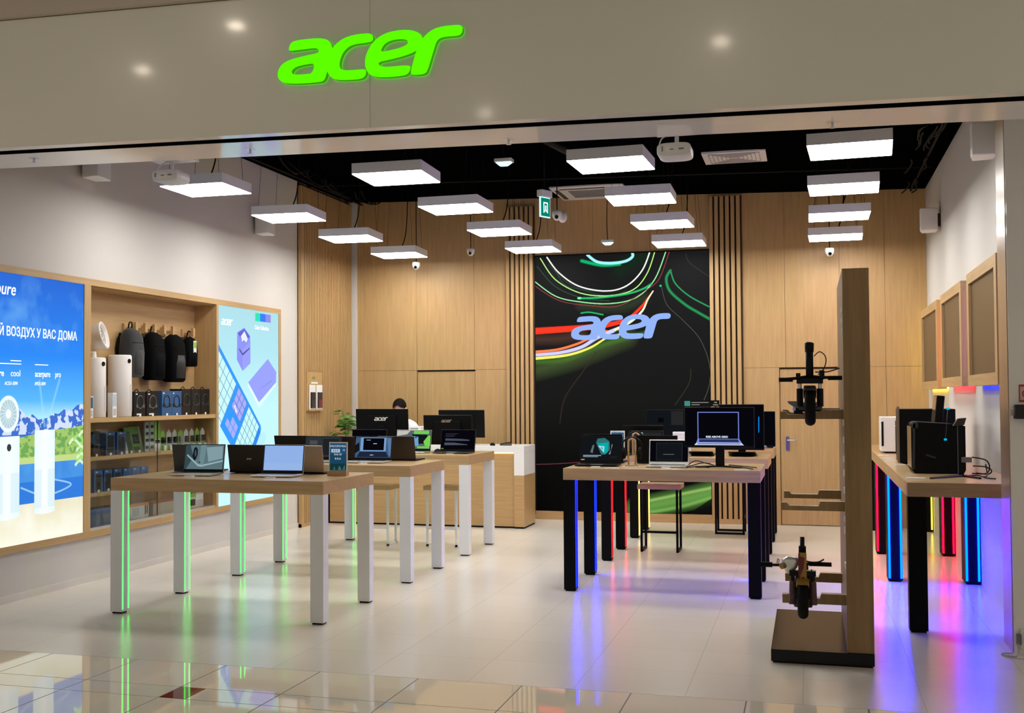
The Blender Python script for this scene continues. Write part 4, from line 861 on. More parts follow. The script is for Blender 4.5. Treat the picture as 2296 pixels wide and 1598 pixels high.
# ------------------------------------------------------------------ right wall: three framed cabinets with coloured light behind
TV=mat('dark_brown_screen',(.085,.062,.036),.3,spec=.25)  # even dark brown colour of the display screens
for (y0,y1,z0,z1,c,l,dn) in ((8.99,10.60,1.612,2.50,'b','nearest the entrance, blue light below',(.004,.02,1)),(11.0,12.64,1.615,2.49,'r','in the middle, red light below',(1,.008,.04)),(13.0,14.78,1.60,2.48,'y','farthest back, yellow light below',(1,.80,.06))):
    t=thing('framed_wall_display',(XR,(y0+y1)/2,z0),'oak framed screen box on the right wall, '+l,'wall display','framed displays on the right wall'); hy=(y1-y0)/2; H=z1-z0; fw=.085
    f=MB().m(WY).box(-.105,-hy,0,-.02,hy,fw).box(-.105,-hy,H-fw,-.02,hy,H).m(WZ).box(-.105,-hy,fw,-.02,-hy+fw*1.3,H-fw).box(-.105,hy-fw*1.3,fw,-.02,hy,H-fw); f.build('frame',t)
    MB().m(TV).box(-.085,-hy+fw*1.3,fw,-.07,hy-fw*1.3,H-fw).m(BLKM).box(-.07,-hy+.02,.02,-.03,hy-.02,H-.02).build('screen',t)
    MB().m(emis(dn,22.0)).box(-.018,-hy+.06,.01,-.002,hy-.06,.02).box(-.018,-hy+.01,.06,-.002,-hy+.02,H-.06).box(-.018,hy-.02,.06,-.002,hy-.01,H-.06).build('led_strip',t)
# ------------------------------------------------------------------ gaming computers on the wall tables
def pc_parts(t,w,d,h,m,front=None):
    MB().m(m).box(-w/2,-d/2,.012,w/2,d/2,h).m(BLKM).box(-w/2+.02,-d/2+.02,0,w/2-.02,d/2-.02,.012).build('case',t,bevel=.006)
t=thing('gaming_computer',(.885,9.80,TZ),'squat black gaming computer with cut corners, nearest on the wall table','computer','gaming computers on the wall tables')
MB().m(BLKM).prism([(-.175,.03),(-.155,0),(.17,0),(.185,.03),(.185,.345),(.10,.36),(-.14,.375),(-.165,.36)],-.22,.20).build('case',t)
MB().m(DGREY).prism([(-.176,.03),(-.165,.36),(-.15,.362),(-.158,.03)],-.225,-.218).box(-.168,-.225,.33,-.13,-.219,.372).prism([(-.08,.13),(-.015,.11),(-.015,.12),(-.08,.142)],-.2235,-.220).build('trim',t)
MB().m(BLKG).box(-.178,-.20,.04,-.1755,.18,.34).build('side_window',t)
t=thing('gaming_computer',(.925,11.05,TZ),'tall black gaming computer behind the curved-screen monitor on the wall table','computer','gaming computers on the wall tables')
MB().m(BLK).box(-.215,-.20,.012,.215,.22,.455).m(BLKM).box(-.19,-.18,0,.19,.2,.012).build('case',t,bevel=.005); MB().m(mat('bronze_edge',(.17,.13,.085),.4)).box(-.232,-.205,.012,-.215,-.165,.475).build('front_edge',t)
t=thing('gaming_computer',(.80,13.0,TZ),'white computer case with a black slot at the far end of the wall tables','computer','gaming computers on the wall tables')
MB().m(WPL).box(-.13,-.20,.015,.22,.2,.355).m(BLKM).box(-.10,-.17,0,.19,.17,.015).build('case',t,bevel=.01)
MB().m(BLKM).box(-.128,-.203,.07,-.108,-.199,.31).m(DGREY).box(.0,-.204,.0,.05,-.199,.32).m(BLKG).box(.05,-.2035,.0,.2,-.1995,.32).build('front_panel',t); MB().m(emis((1,.03,.08),2)).prism([(0,.262),(.035,.282),(.035,.29),(0,.27)],-.206,-.2045).build('light_line',t)
# monitor seen edge-on, facing the room
t=thing('monitor',(.93,10.35,TZ),'black monitor turned edge-on with a screen coloured like reflected wood, rising behind the nearest gaming computer','monitor','monitors on the tables',math.radians(-93))
MB(Matrix.Translation((0,-.03,.12))@Matrix.Rotation(-.10,4,'X')).m(BLK).box(-.30,0,0,.30,.055,.45).build('housing',t,bevel=.005)
MB(Matrix.Translation((0,-.03,.12))@Matrix.Rotation(-.10,4,'X')).m(mat('screen_painted_wood_reflection',(.13,.095,.06),.12)).box(-.293,-.003,.01,.293,0,.443).build('screen',t)  # brown of the reflected wood is put into the screen colour
MB().m(BLK).box(-.03,.05,.01,.03,.08,.35).build('neck',t); MB().m(BLK).box(-.10,-.04,0,.10,.12,.012).build('foot',t)

# V-footed headset stand with a clip
t=thing('headset_stand',(.99,9.28,TZ),'black stand with long blue-grey and black V feet in front of the nearest gaming computer','stand')
MB().m(mat('blue_grey_foot',(.05,.05,.10),.4)).prism([(-.215,-.30),(-.20,-.305),(.02,-.03),(.06,.06),(.0,.06),(-.05,-.01)],0,.012,'z').m(BLK).prism([(.06,.05),(.0,.04),(.055,-.10),(.10,-.24),(.115,-.23),(.085,-.05)],0,.012,'z').build('foot',t)  # one foot coloured blue-grey, the other black
MB().m(BLK).box(.0,.02,.012,.035,.05,.37).m(GREY).box(-.002,.018,.012,.0,.03,.36).build('column',t); MB().m(DGREY).prism([(-.03,.355),(.04,.36),(.055,.41),(.0,.405)],.0,.06).build('clip',t); MB().m(GREY).box(.02,.0,.10,.085,.06,.135).build('port_block',t); MB().m(DGREY).tube([(-.07,-.06,.475),(-.088,-.06,.265)],.003,6,False).build('light_rod',t); MB().m(emis((.0,.36,.62),1.3)).box(-.078,-.066,.468,-.058,-.054,.482).build('light_dot',t); MB().m(emis((.0,.36,.62),1.3)).box(-.098,-.066,.254,-.080,-.054,.268).build('light_dot',t)
t=MB().m(BLK)
for pts in ([(1.10,9.5,1.10),(1.19,9.5,1.08),(1.215,9.5,1.03),(1.19,9.5,.985),(1.10,9.5,.985)],[(1.10,9.45,1.04),(1.18,9.45,1.035),(1.22,9.45,1.01),(1.20,9.45,.985),(1.12,9.45,.99)],[(1.05,9.3,.98),(1.10,9.2,.99),(1.14,9.1,.979),(1.19,9.02,.979)],[(1.19,9.5,1.05),(1.19,9.45,1.0),(1.17,9.3,.979),(1.14,9.22,.979)]): t.tube(pts,.0045,6)
tag(t.build('cable_bundle'),'looping black cables behind the nearest gaming computer','cable')
for i,(x,y,w_) in enumerate(((.69,8.98,.12),(.69,9.03,.12),(.69,10.75,.10),(.66,11.3,.09),(.66,11.7,.09),(.66,12.3,.09))):
    t=MB().m(TAG).box(-w_/2,-.02,0,w_/2,.02,.006).build('price_card'); t.location=(x,y,TZ)
    tag(t,'small clear price card at the table edge, %s along the right wall tables'%('nearest','second','third','fourth','fifth','farthest')[i],'price card','price cards on the wall tables')
for i,(x,y) in enumerate(((-1.50,9.70),(-1.03,9.69),(-.50,9.69))):
    t=MB().m(TAG).box(-.055,-.02,0,.055,.02,.006).build('price_card'); t.location=(x,y,TZ)
    tag(t,'clear price card on the blue-lit table in front of the '+('left laptop','silver framed laptop','large monitor')[i],'price card','price cards on the blue-lit table')
t=MB().m(BLK)
for pts in ([(-.97,9.95,.978),(-.90,9.92,.99),(-.82,9.98,1.01),(-.76,10.05,1.0)],[(-.95,10.1,.978),(-.88,10.1,1.02),(-.80,10.12,1.0),(-.72,10.15,.98)],[(-.93,9.85,.978),(-.85,9.9,.985),(-.76,9.92,.978)],[(-.62,10.1,.99),(-.52,10.05,.985),(-.40,9.98,.978)],[(-.62,10.05,.98),(-.50,9.85,.985),(-.42,9.78,.978)]): t.tube(pts,.004,6)
tag(t.build('cable_bundle'),'tangle of black cables round the foot of the large monitor on the blue-lit table','cable')
t=MB().m(WPL).tube([(-1.44,9.9,.978),(-1.40,9.85,.978),(-1.33,9.88,.978),(-1.28,9.95,.978),(-1.22,9.87,.978)],.0035,6)
tag(t.build('white_cable'),'white cable lying under the headphones on the blue-lit table','cable')
bx=thing('white_box',(-1.165,11.95,TZ),'plain white box behind the silver framed laptop on the red-lit table','box'); MB().m(CARD).box(-.085,-.05,0,.085,.05,.225).build('carton',bx); MB().m(mat('box_flap_line',(.5,.5,.5),.6)).box(-.085,-.051,.20,.085,-.05,.203).build('lid_edge',bx)
# ------------------------------------------------------------------ ceiling and wall devices
def wall_speaker(x,y,z,label,side):
    t=thing('wall_speaker',(x,y,z),label,'speaker','white wall loudspeakers'); s_=side
    MB().m(WPL).prism([(s_*.03,-.10),(s_*.03,.10),(s_*.17,.13),(s_*.20,-.04),(s_*.20,-.13)],-.10,.13,'z').build('cabinet',t,bevel=.008)
    MB().m(mat('speaker_grille',(.55,.56,.58),.7)).box(s_*.171,.11,-.085,s_*.203,-.115,.115).build('grille',t) if False else None
    MB().m(DGREY).box(0,-.03,-.05,s_*.035,.03,.08).build('bracket',t); return t
wall_speaker(XL,8.95,3.49,'white loudspeaker high on the left wall near the entrance',1)
wall_speaker(XL,12.30,3.44,'white loudspeaker high on the left wall above the second advert',1)
wall_speaker(XR,13.6,3.33,'white loudspeaker high on the right wall towards the back',-1)
wall_speaker(XR,9.45,3.33,'white loudspeaker high on the right wall beside the oak post',-1)
def projector(x,y,z,label):
    t=thing('projector',(x,y,z),label,'projector','white projectors at the entrance')
    MB().m(WPL).loft([(-.10,0,0,.088,.034,4),(-.085,0,0,.098,.042,4),(.08,0,0,.098,.042,4),(.10,0,0,.09,.036,4)],32,True,Matrix.Rotation(PI/2,4,'X')).build('body',t)
    MB().m(GREY).box(-.068,-.104,-.012,-.062,-.098,.018).box(-.02,-.104,-.004,.0,-.098,.002).box(.03,-.104,-.004,.06,-.098,.004).build('ports',t)
    MB().m(WPL).cyl((.01,0,.04),(.01,0,.115),.012,n=12).cyl((.01,0,.105),(.01,0,.115),.05,n=20).box(-.05,-.03,.038,.06,.03,.048).build('ceiling_mount',t)
    MB().m(WPL).tube([(.0,-.02,.11),(-.07,-.02,.085),(-.09,-.03,.04)],.004,6).build('cord',t)
for x,lab in ((-4.16,'left of the two white projectors hanging behind the fascia'),(-.735,'right of the two white projectors hanging behind the fascia')):
    projector(x,7.45 if x<-3 else 7.3,3.06 if x<-3 else 2.985,lab)
# mounts reach up to a rail (part of the shop front)
struct(MB().m(WPL).box(-4.3,7.06,3.175,-4.0,7.55,3.19).box(-.85,7.06,3.10,-.6,7.4,3.115),'trim_6')
for i,(x,y) in enumerate(((-4.80,6.80),(-3.28,6.86),(-1.66,6.95),(.14,6.93))):
    z=tz(x)+.004
    t=thing('sprinkler',(x,y,z),'chrome sprinkler head in the white soffit, '+('leftmost','second from left','third from left','rightmost')[i],'sprinkler','sprinkler heads')
    MB().m(SIL).cyl((0,0,-.004),(0,0,0),.035,n=20).cyl((0,0,-.03),(0,0,-.004),.006,n=10).build('stem',t); MB().m(SIL).cyl((0,0,-.033),(0,0,-.03),.016,n=16).build('deflector',t)
def ceil_z(x): return 4.13-.2*(x-XL)/(XR-XL)
def dome(x,y,z,label,double=False,top=None):
    t=thing('security_camera',(x,y,z),label,'camera','hanging security cameras')
    MB().m(BLKM).tube([(0,0,.06),(0,0,ceil_z(x)-z-.002)],.006,6).build('drop_rod',t)
    MB().m(WPL).loft([(.06,0,0,.05,.05,2),(.03,0,0,.052,.052,2),(.0,0,0,.046,.046,2),(-.035,0,0,.022,.022,2)],24).build('housing',t)
    MB().m(BLKG).cyl((0,-.038,-.002),(.006,-.058,-.010),.019,n=16).build('lens',t)
    if double: MB().m(WPL).loft([(.05,.045,.03,.04,.04,2),(.0,.05,.03,.045,.045,2),(-.03,.05,.03,.04,.04,2),(-.055,.05,.03,.018,.018,2)],24).build('second_housing',t)
dome(-2.375,12.0,3.335,'double white security camera hanging beside the exit sign',True)
dome(-4.06,14.9,3.36,'white security camera hanging under the second column of lamps')
dome(-4.785,14.9,3.21,'white security camera hanging left of the oak back wall seam')
dome(.25,14.9,3.185,'white security camera below the rightmost lamp column')
def emlamp(x,y,z,label,s=1):
    t=thing('emergency_lamp',(x,y,z),label,'emergency lamp','small emergency lamps')
    MB().m(WPL).box(-.075*s,-.05*s,0,.075*s,.05*s,.03*s).build('housing',t,bevel=.004)
    MB().m(emis((.55,.95,.95),1.6)).loft([(-.03*s,0,0,.035*s,.02*s,3),(-.01*s,0,0,.06*s,.04*s,4),(0,0,0,.068*s,.045*s,4)],20).build('lens',t)
    MB().m(BLKM).tube([(0,0,.03*s),(-.01,0,.25),(0,0,ceil_z(x)-z-.002)],.005,6).build('cable',t)
emlamp(-2.43,10.0,3.52,'small cool-white emergency lamp near the entrance, right of the second lamp column')
emlamp(-2.30,14.75,3.40,'small cool-white emergency lamp hanging before the back wall')
# exit sign
t=thing('exit_sign',(-2.31,11.0,3.20),'green running-man exit sign hanging side-on from the ceiling','exit sign',rz=math.radians(65))
MB().m(WPL).box(-.05,-.03,.175,.11,.03,.24).build('housing',t,bevel=.004)
MB().m(emis((.55,1,.95),1.4)).box(-.045,-.006,-.01,.105,.006,.175).m(emis((.0,.22,.15),1.0)).box(-.035,-.008,.0,.10,.008,.168).build('panel',t)
MB().m(emis((.8,1,.95),1.2)).box(.0,-.0095,.03,.012,-.008,.13).box(.055,-.0095,.03,.067,-.008,.13).box(.012,-.0095,.118,.055,-.008,.13).box(.025,-.0095,.055,.042,-.008,.10).box(.02,-.0095,.04,.028,-.008,.06).box(.04,-.0095,.04,.05,-.008,.06).build('pictogram',t)
MB().m(BLKM).tube([(.03,0,.24),(.03,0,ceil_z(-2.31)-3.202)],.006,6).build('drop_rod',t)
# ceiling cassette and vent
t=thing('air_conditioner',(-2.48,14.72,ceil_z(-2.48)),'white square ceiling air conditioner cassette at the back','air conditioner')
c_=MB().m(WPL).box(-.44,-.46,-.03,.44,.46,0).build('panel',t,bevel=.01)
gr=MB().m(GREY); [gr.box(-.25,-.25+.06*i,-.034,.25,-.22+.06*i,-.03) for i in range(9)]; gr.build('grille',t)
MB().m(DGREY).box(-.33,-.40,-.034,.33,-.35,-.03).box(-.40,-.33,-.034,-.35,.33,-.03).box(.35,-.33,-.034,.40,.33,-.03).build('outlet',t)
t=thing('ceiling_vent',(-.69,12.78,ceil_z(-.69)),'white square louvred air vent in the black ceiling','vent')
MB().m(WPL).box(-.31,-.30,-.02,.31,.30,0).build('panel',t)
gr=MB().m(mat('louvre_grey',(.45,.42,.40),.5))
for i in range(6):
    r_=.25-.04*i
    gr.box(-r_,-r_,-.028,r_,-r_+.008,-.02).box(-r_,r_-.008,-.028,r_,r_,-.02).box(-r_,-r_,-.028,-r_+.008,r_,-.02).box(r_-.008,-r_,-.028,r_,r_,-.02)
gr.build('louvres',t)
# black services under the ceiling
DK=mat('black_painted_duct',(.003,.003,.003),.7,spec=.2)
for i,(pts,r_) in enumerate((([(-5.6,7.3,4.08),(-5.6,15.1,4.08)],.012),([(1.15,7.3,3.90),(1.15,15.1,3.90)],.012),([(-5.75,10.2,4.09),(1.25,10.2,3.905)],.012),([(-5.75,13.6,4.09),(1.25,13.6,3.905)],.012),([(-2.5,9.6,3.90),(-2.0,12.6,3.88)],.035))):
    t=MB().m(DK).tube(pts,r_,12,False).build('ceiling_duct'); tag(t,'black %s under the black ceiling, %s'%('pipe',('along the left wall','along the right wall','crossing near the front','crossing near the back','running from front to back in the middle')[i]),'duct')
for side,(xa,xb,lab) in enumerate(((-5.40,-5.15,'left'),(.98,1.18,'right'))):
    tr=MB().m(DK)
    for k_ in range(22):
        y=rnd.uniform(8,14.6); x=rnd.uniform(xa,xb); tr.tube([(x,y,4.05-.2*side),(x+rnd.uniform(-.05,.05),y+.2,3.98-.13*side),(x+rnd.uniform(-.05,.05),y+.5,3.96-.12*side),(x,y+.8,4.05-.2*side)],.008,5)
    t=tr.build('cable_clutter'); tag(t,'loose black cables hanging along the %s edge of the dark ceiling'%lab,'cables'); t['kind']='stuff'
# ------------------------------------------------------------------ leaflet holder on the slatted wall
t=thing('leaflet_holder',(XL+.05,13.82,1.38),'oak leaflet holder with phone accessories on the slatted left wall','holder')
MB().m(WZ).box(0,-.24,0,.012,.22,.47).box(.012,-.24,0,.05,.22,.012).build('board',t)
logo(t,.12,mat('olive_mark',(.20,.22,.05),.5),FX(.0125,-.08,.385),ext=.001,join=True,name='maker_mark'); MB().m(CARD).box(.0125,-.11,.33,.0135,.10,.35).build('lettering_bar',t)
for i,(y0,cs) in enumerate(((-.19,((.012,.012,.014),(.03,.03,.035))),(.03,((.02,.015,.03),(.16,.03,.05))))):
    bl=thing('blister_pack',(XL+.068,13.82+y0,1.395),('dark phone case' if i==0 else 'red and purple phone case')+' in a white hanging pack on the leaflet holder','package','blister packs on the leaflet holder')
    MB().m(CARD).box(0,0,0,.008,.19,.30).build('card',bl); MB().m(mat('pack_insert_%d'%i,cs[0],.3)).box(.008,.03,.02,.022,.155,.21).m(mat('pack_accent_%d'%i,cs[1],.3)).box(.022,.035,.02,.024,.15,.12).build('insert',bl)
# ------------------------------------------------------------------ goods in the display bay
SH=[.45,.735,1.045,1.378]
PW=mat('purifier_white',(.78,.74,.70),.45)
def purifier(x,y,h,label,head=False,r=.098):
    t=thing('air_purifier',(x,y,SH[3]),label,'air purifier','white tower air purifiers')
    MB().m(PW).loft([(0,0,0,r-.006,r-.006,2),(.008,0,0,r,r,2),(h-.012,0,0,r,r,2),(h,0,0,r-.008,r-.008,2)],40).build('body',t)
    g=MB().m(mat('purifier_grille',(.60,.56,.53),.6))
    for i in range(22):
        a_=2*PI*i/34; g.box(math.cos(a_)*r-.002,math.sin(a_)*r-.002,.05,math.cos(a_)*r+.002,math.sin(a_)*r+.002,h*.52)
    g.build('grille',t)
    a_=math.radians(-8); MB().m(BLKG).cyl((math.cos(a_)*r*.95,math.sin(a_)*r*.95,h-.055),(math.cos(a_)*(r+.004),math.sin(a_)*(r+.004),h-.055),.02,n=16).build('display',t)
    if head:
        MB().m(PW).cyl((0,-.02,h),(0,-.03,h+.05),.03,n=16).build('neck',t)
        X=Matrix.Translation((-.02,.085,h+.185))@Vector((.93,.27,.25)).to_track_quat('Z','Y').to_matrix().to_4x4()
        MB(X).m(PW).loft([(-.085,0,0,.088,.088,2),(-.03,0,0,.105,.105,2),(.05,0,0,.122,.122,2),(.06,0,0,.122,.122,2),(.06,0,0,.104,.104,2),(.02,0,0,.10,.10,2)],40).build('fan_head',t)
        MB(X).m(mat('fan_inner_grille',(.62,.58,.53),.5)).torus((0,0,.035),.085,.004,'z').torus((0,0,.035),.055,.004,'z').torus((0,0,.035),.025,.006,'z').cyl((0,0,.02),(0,0,.03),.10,n=32).build('fan_grille',t)
purifier(-5.91,9.255,.52,'white tower purifier with a tilted round fan head, left end of the upper shelf',True)
purifier(-5.91,9.665,.555,'taller plain white tower purifier next to the backpacks',False,.105)
def backpack(y,z0,h,w,d,label,m,strap=BLKM,hook=2.2,panelm=None,pk=False):
    t=thing('backpack',(XBK+.012,y,z0),label,'backpack','backpacks on the wooden hooks')
    cx=d/2+.01
    MB().m(m).loft([(0,cx,0,d*.36,w*.40,3.5),(h*.04,cx,0,d*.46,w*.48,3.6),(h*.5,cx,0,d*.5,w*.5,3.6),(h*.82,cx,0,d*.44,w*.47,3),(h*.94,cx-.005,0,d*.34,w*.36,2.4),(h,cx-.01,0,d*.18,w*.18,2)],36).build('bag',t)
    fr=MB().m(panelm or m).loft([(h*.08,cx+d*.12,0,d*.42,w*.36,3),(h*.40,cx+d*.14,0,d*.42,w*.37,3),(h*.56,cx+d*.12,0,d*.40,w*.35,3)],28); fr.build('front_pocket',t)
    zp=MB().m(BLKG).box(cx+d*.30,-w*.36,h*.70,cx+d*.47,w*.36,h*.707); zp.build('zip',t)
    MB().m(strap).tube([(cx-.02,-.03,h*.97),(cx-.01,-.022,h+.05),(cx-.01,.022,h+.05),(cx-.02,.03,h*.97)],.007,8).build('handle',t)
    MB().m(strap).tube([(cx-d*.4,-w*.3,h*.9),(.015,-w*.42,h*.6),(.012,-w*.36,h*.2)],.012,8).tube([(cx-d*.4,w*.3,h*.9),(.015,w*.42,h*.6),(.012,w*.36,h*.2)],.012,8).build('shoulder_strap',t)
    if pk: MB().m(CARD).box(cx+d*.5,-.03,h*.45,cx+d*.5+.004,.03,h*.86).m(mat('tag_green',(.25,.45,.05),.5)).box(cx+d*.5+.004,-.025,h*.62,cx+d*.5+.005,.025,h*.82).build('hang_tag',t)
FAB=mat('charcoal_fabric',(.02,.02,.021),.9,sheen=.2,vary=.15,vs=60); BF=mat('black_fabric',(.0025,.0025,.003),.9,spec=.1); BF2=mat('black_fabric_panel',(.012,.012,.013),.6)
backpack(9.885,1.735,.45,.27,.17,'charcoal grey backpack, leftmost on the wooden hooks',FAB)
backpack(10.29,1.715,.455,.27,.16,'plain black backpack second on the wooden hooks',BF)
backpack(10.67,1.70,.465,.29,.17,'black backpack with a smooth grey side panel, third on the hooks',BF,panelm=BF2)
backpack(11.05,1.86,.30,.20,.11,'small black shoulder bag with a green and white hang tag, rightmost on the hooks',BF,pk=True)
def carton(y0,y1,z,h,label,m,depth=.13,x=None,front=None,name='boxed_headphones',cat='box',group='boxes on the upper shelf',hang=False,tagc=True,lean=0,x0=None,parts=()):
    xf_=x if x is not None else -5.835
    t=thing(name,(xf_,(y0+y1)/2,z),label,cat,group); w=(y1-y0); X=Matrix.Rotation(lean,4,'Y') if lean else None
    b=MB(X).m(m).box(-depth,-w/2,0,0,w/2,h).build('carton',t)
    if front:
        f_=MB(X); 
        for i,(mm,(u0,v0,u1,v1)) in enumerate(front): f_.m(mm).box(.0,-w/2+u0*w,v0*h,.0012+.0006*i,-w/2+u1*w,v1*h)
        f_.build('front_print',t)
    for p_ in parts: p_(t,w,h)
    if hang: MB().m(BLKM).tube([(-.04,-w*.2,h),(-.035,0,h+.022),(-.04,w*.2,h)],.004,6).build('hang_loop',t)
    if tagc: MB().m(TAG).box(.004,-.018,0,.006,.012,.022).build('price_card',t)
    return t
def hp(col,s=.34):
    def f(t,w,h):
        r_=min(w*.30,h*.26); MB().m(col).torus((.003,0,h*.58),r_,.006,'x',24,6,.4).cyl((.0,-r_,h*.42),(.006,-r_,h*.42),.018,n=14).cyl((.0,r_,h*.42),(.006,r_,h*.42),.018,n=14).build('product_picture',t)
    return f
BXK=mat('black_carton',(.006,.006,.007),.35); BXB=mat('blue_carton',(.03,.10,.24),.4); BXB2=mat('deep_blue_carton',(.015,.06,.16),.4); HPG=mat('print_grey',(.10,.09,.085),.5); HPK=mat('print_black',(.003,.003,.004),.5); HPR=mat('print_dim_grey',(.022,.025,.022),.5); LOGW=mat('print_white',(.7,.7,.72),.5)
for i,(a_,b_) in enumerate(((9.79,9.985),(10.005,10.22))):
    carton(a_,b_,SH[3],.225,'black headphone box with a grey headset picture, %s of two'%('left','right')[i],BXK,front=[(LOGW,(.12,.88,.28,.93)),(LOGW,(.2,.05,.6,.12))],hang=True,parts=(hp(HPG),))
for i,(a_,b_) in enumerate(((10.285,10.47),(10.475,10.66))):
    carton(a_,b_,SH[3],.235,'blue headphone box with a black headset picture, %s of the pair'%('left','right')[i],BXB,front=[(LOGW,(.1,.88,.25,.93))],parts=(hp(HPK),))
for i,(a_,b_) in enumerate(((10.69,10.88),(10.89,11.08),(11.09,11.275))):
    carton(a_,b_,SH[3],.255,'all-black headphone box near the right end of the upper shelf, %s of three'%('left','middle','right')[i],BXK,hang=True,parts=(hp(HPR),),x=-5.85)
for i,(y,h,c) in enumerate(((9.03,.185,'blue and white'),(9.40,.215,'pale grey'))):
    carton(y-.03,y+.035,SH[3],h,c+' accessory box standing beside the %s purifier on a wooden riser'%('first','second')[i],CARD,.05,x=-5.80,front=[(BXB if i==0 else mat('print_pale_blue',(.45,.55,.62),.5),(.08,.45,.92,.95)),(mat('print_soft_grey',(.5,.48,.46),.5),(.2,.08,.8,.35))],name='accessory_box',tagc=False)
# second shelf
g2='packages on the glazed shelves'
for i,y in enumerate((9.045,9.20)):
    carton(y-.04,y+.06,SH[2],.215,'black accessory box at the far left of the second shelf, %s'%('first','second')[i],BXK,.1,x=-5.86,name='accessory_box',group=g2,parts=(hp(HPR),),tagc=i==1)
for i,y in enumerate((9.43,9.61)):
    carton(y-.07,y+.075,SH[2],.20,'narrow blue box with a black window on the second shelf, %s of two'%('left','right')[i],BXB2,.09,x=-5.86,front=[(BXB,(0,.88,1,1)),(HPK,(.15,.1,.85,.85)),(LOGW,(.3,.92,.5,.96))],name='accessory_box',group=g2)
GRN=mat('green_carton',(.10,.20,.03),.5); GRN2=mat('light_green_carton',(.22,.42,.06),.5); SG=mat('grey_green_card',(.38,.42,.38),.5); PALE=mat('pale_card',(.6,.6,.56),.5)
carton(9.72,9.80,SH[2],.20,'thin leaning silver-edged box right of the blue boxes, second shelf',SG,.03,x=-5.90,lean=-.25,name='accessory_box',group=g2)
carton(9.80,9.89,SH[2],.24,'dark green leaning tablet cover box on the second shelf',mat('dark_green_carton',(.02,.045,.01),.5),.03,x=-5.90,lean=-.25,name='tablet_cover_box',group=g2,front=[(GRN,(.0,.85,1,1))])
carton(9.89,10.08,SH[2],.245,'green and white leaning tablet cover box on the second shelf',GRN,.03,x=-5.90,lean=-.25,name='tablet_cover_box',group=g2,front=[(PALE,(.8,0,1,1)),(HPK,(.15,.35,.7,.7)),(DGREY,(.1,.0,.6,.22))])
for i,y in enumerate((10.085,10.175)):
    carton(y-.035,y+.04,SH[2],.275,'tall grey card with four small black adapters, %s of two'%('left','right')[i],SG,.012,x=-5.88,name='adapter_card',group=g2,front=[(HPK,(.2,.80-.23*k_,.85,.90-.23*k_)) for k_ in range(4)],tagc=False)
carton(10.225,10.325,SH[2],.275,'tall bright green and white package behind the glass join',GRN2,.05,x=-5.88,name='accessory_box',group=g2,front=[(PALE,(0,0,1,.42)),(HPK,(.1,.26,.4,.38)),(HPK,(.6,.26,.9,.38))],tagc=False)
for i in range(8):
    y=10.40+.115*i
    t=thing('mouse_blister_pack',(-5.90,y,SH[2]),'clear pack with a mouse on the second shelf, %s from the left'%('first','second','third','fourth','fifth','sixth','seventh','eighth')[i],'package','mouse packs on the second shelf')
    MB().m(PALE if i%3 else GRN2).prism([(-.045,0),(.045,0),(.045,.16),(.0,.20),(-.045,.16)],0,.006,'x').build('card',t)
    MB().m(BLK if i!=3 else GREY).loft([(0,0,0,.014,.035,2.4),(.06,0,0,.014,.035,2.4)],16,True,Matrix.Translation((.018,0,.065))).build('mouse',t); MB().m(GRN2).box(.006,-.04,.0,.04,.04,.045).m(LOGW).box(.040,-.03,.0,.042,.01,.05).build('lower_card',t)
# third shelf
for i in range(7):
    y=9.06+.155*i+(.02 if i else 0)
    carton(y-.055,y+.07,SH[1],.19-.002*i,'blue accessory box on the third shelf, %s from the left'%('first','second','third','fourth','fifth','sixth','seventh')[i],BXB,.09,x=-5.86,front=[(HPK if i<4 else BXB2,(.12,.08,.88,.82)),(LOGW,(.2,.9,.4,.95))],name='accessory_box',group='blue boxes on the third shelf')
for i in range(5):
    t=MB().m(mat('small_pack_teal',(.12,.25,.22),.5) if i%2 else CARD).box(-.03,-.035,0,.03,.035,.07+.01*(i%2)).build('small_pack'); t.location=(-5.90,10.32+.13*i,SH[1]); tag(t,'small pale pack on the third shelf behind the right glass door, %s from the left'%('first','second','third','fourth','fifth')[i],'package','small packs on the third shelf')
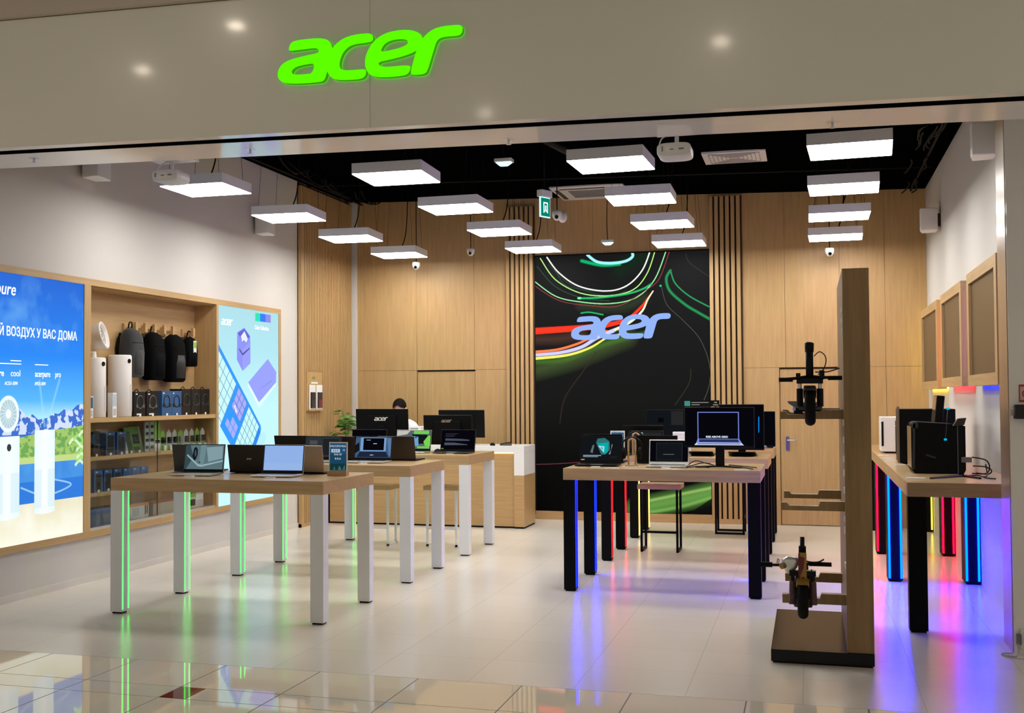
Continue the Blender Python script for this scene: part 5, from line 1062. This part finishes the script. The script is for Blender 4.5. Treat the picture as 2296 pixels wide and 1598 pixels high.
# bottom shelf
carton(9.02,9.55,SH[0],.145,'long blue box printed with a grey keyboard, bottom shelf left',BXB2,.12,x=-5.85,front=[(BXB,(0,.85,1,1)),(LOGW,(.04,.72,.10,.78)),(mat('print_slate',(.06,.09,.13),.5),(.12,.15,.95,.65))],name='keyboard_box',group=g2,tagc=False)
carton(9.72,10.07,SH[0],.135,'white box with an orange top on the bottom shelf',mat('white_print_carton',(.55,.55,.52),.5),.12,x=-5.85,front=[(mat('orange_print',(.55,.22,.05),.5),(0,.82,1,1)),(HPK,(.8,.2,.84,.8)),(HPK,(.9,.25,.93,.8)),(SG,(.2,.2,.5,.7))],name='accessory_box',group=g2,tagc=False)
carton(10.17,10.80,SH[0],.125,'long beige box with a red top edge on the bottom shelf',mat('beige_carton',(.42,.40,.32),.5),.12,x=-5.86,front=[(mat('red_print',(.35,.06,.04),.5),(0,.85,1,1))],name='accessory_box',group=g2,tagc=False)
carton(10.88,11.20,SH[0],.14,'green, black and white box at the right end of the bottom shelf',PALE,.1,x=-5.88,front=[(GRN2,(0,.75,.5,1)),(HPK,(.05,.15,.45,.6)),(CARD,(.5,.5,.95,.9))],name='accessory_box',group=g2,tagc=False)
# ------------------------------------------------------------------ fittings at the far right of the entrance
t=thing('wall_socket',(1.205,8.07,.03),'white power socket box at the foot of the glazed panel, with a plug','socket')
MB().m(WPL).box(-.025,-.02,0,.06,0,.12).build('plate',t,bevel=.003); MB().m(GREY).box(.005,-.022,.02,.013,-.02,.10).box(-.045,-.035,.03,-.02,-.004,.09).build('plug',t)
t=MB().m(mat('grey_cable',(.45,.42,.38),.5)).tube([(1.165,8.035,.07),(1.165,8.02,.03),(1.15,7.98,.005),(1.12,7.96,.005),(1.075,8.0,.005),(1.085,8.04,.005),(1.14,8.06,.005)],.004,6).tube([(1.075,8.0,.005),(1.10,7.93,.005),(1.20,7.88,.005)],.003,6)
tag(t.build('power_cable'),'thin grey cable looping on the floor below the socket','cable')
t=thing('fire_hose_reel',(1.225,8.07,1.40),'dark red fire call box cut by the right edge of the photo','fire equipment')
MB().m(mat('dark_red_box',(.012,.001,.001),.3)).box(-.055,-.06,0,.12,0,.085).build('box',t,bevel=.003); MB().m(SIL).box(-.075,-.03,.0,-.062,0,.02).tube([(-.055,-.03,.06),(-.07,-.03,.055),(-.07,-.03,.02)],.004,6).build('handle',t)
t=thing('safety_sign',(1.22,8.068,1.50),'small red and white safety pictogram above the dark box','sign')
MB().m(mat('sign_red',(.45,.05,.04),.4)).box(-.02,-.003,0,.08,0,.105).m(mat('sign_pale',(.7,.5,.45),.4)).box(-.014,-.004,.012,.074,-.003,.092).m(mat('sign_red',(.45,.05,.04),.4)).torus((.02,-.004,.05),.02,.004,'y',20,6).build('plate',t)
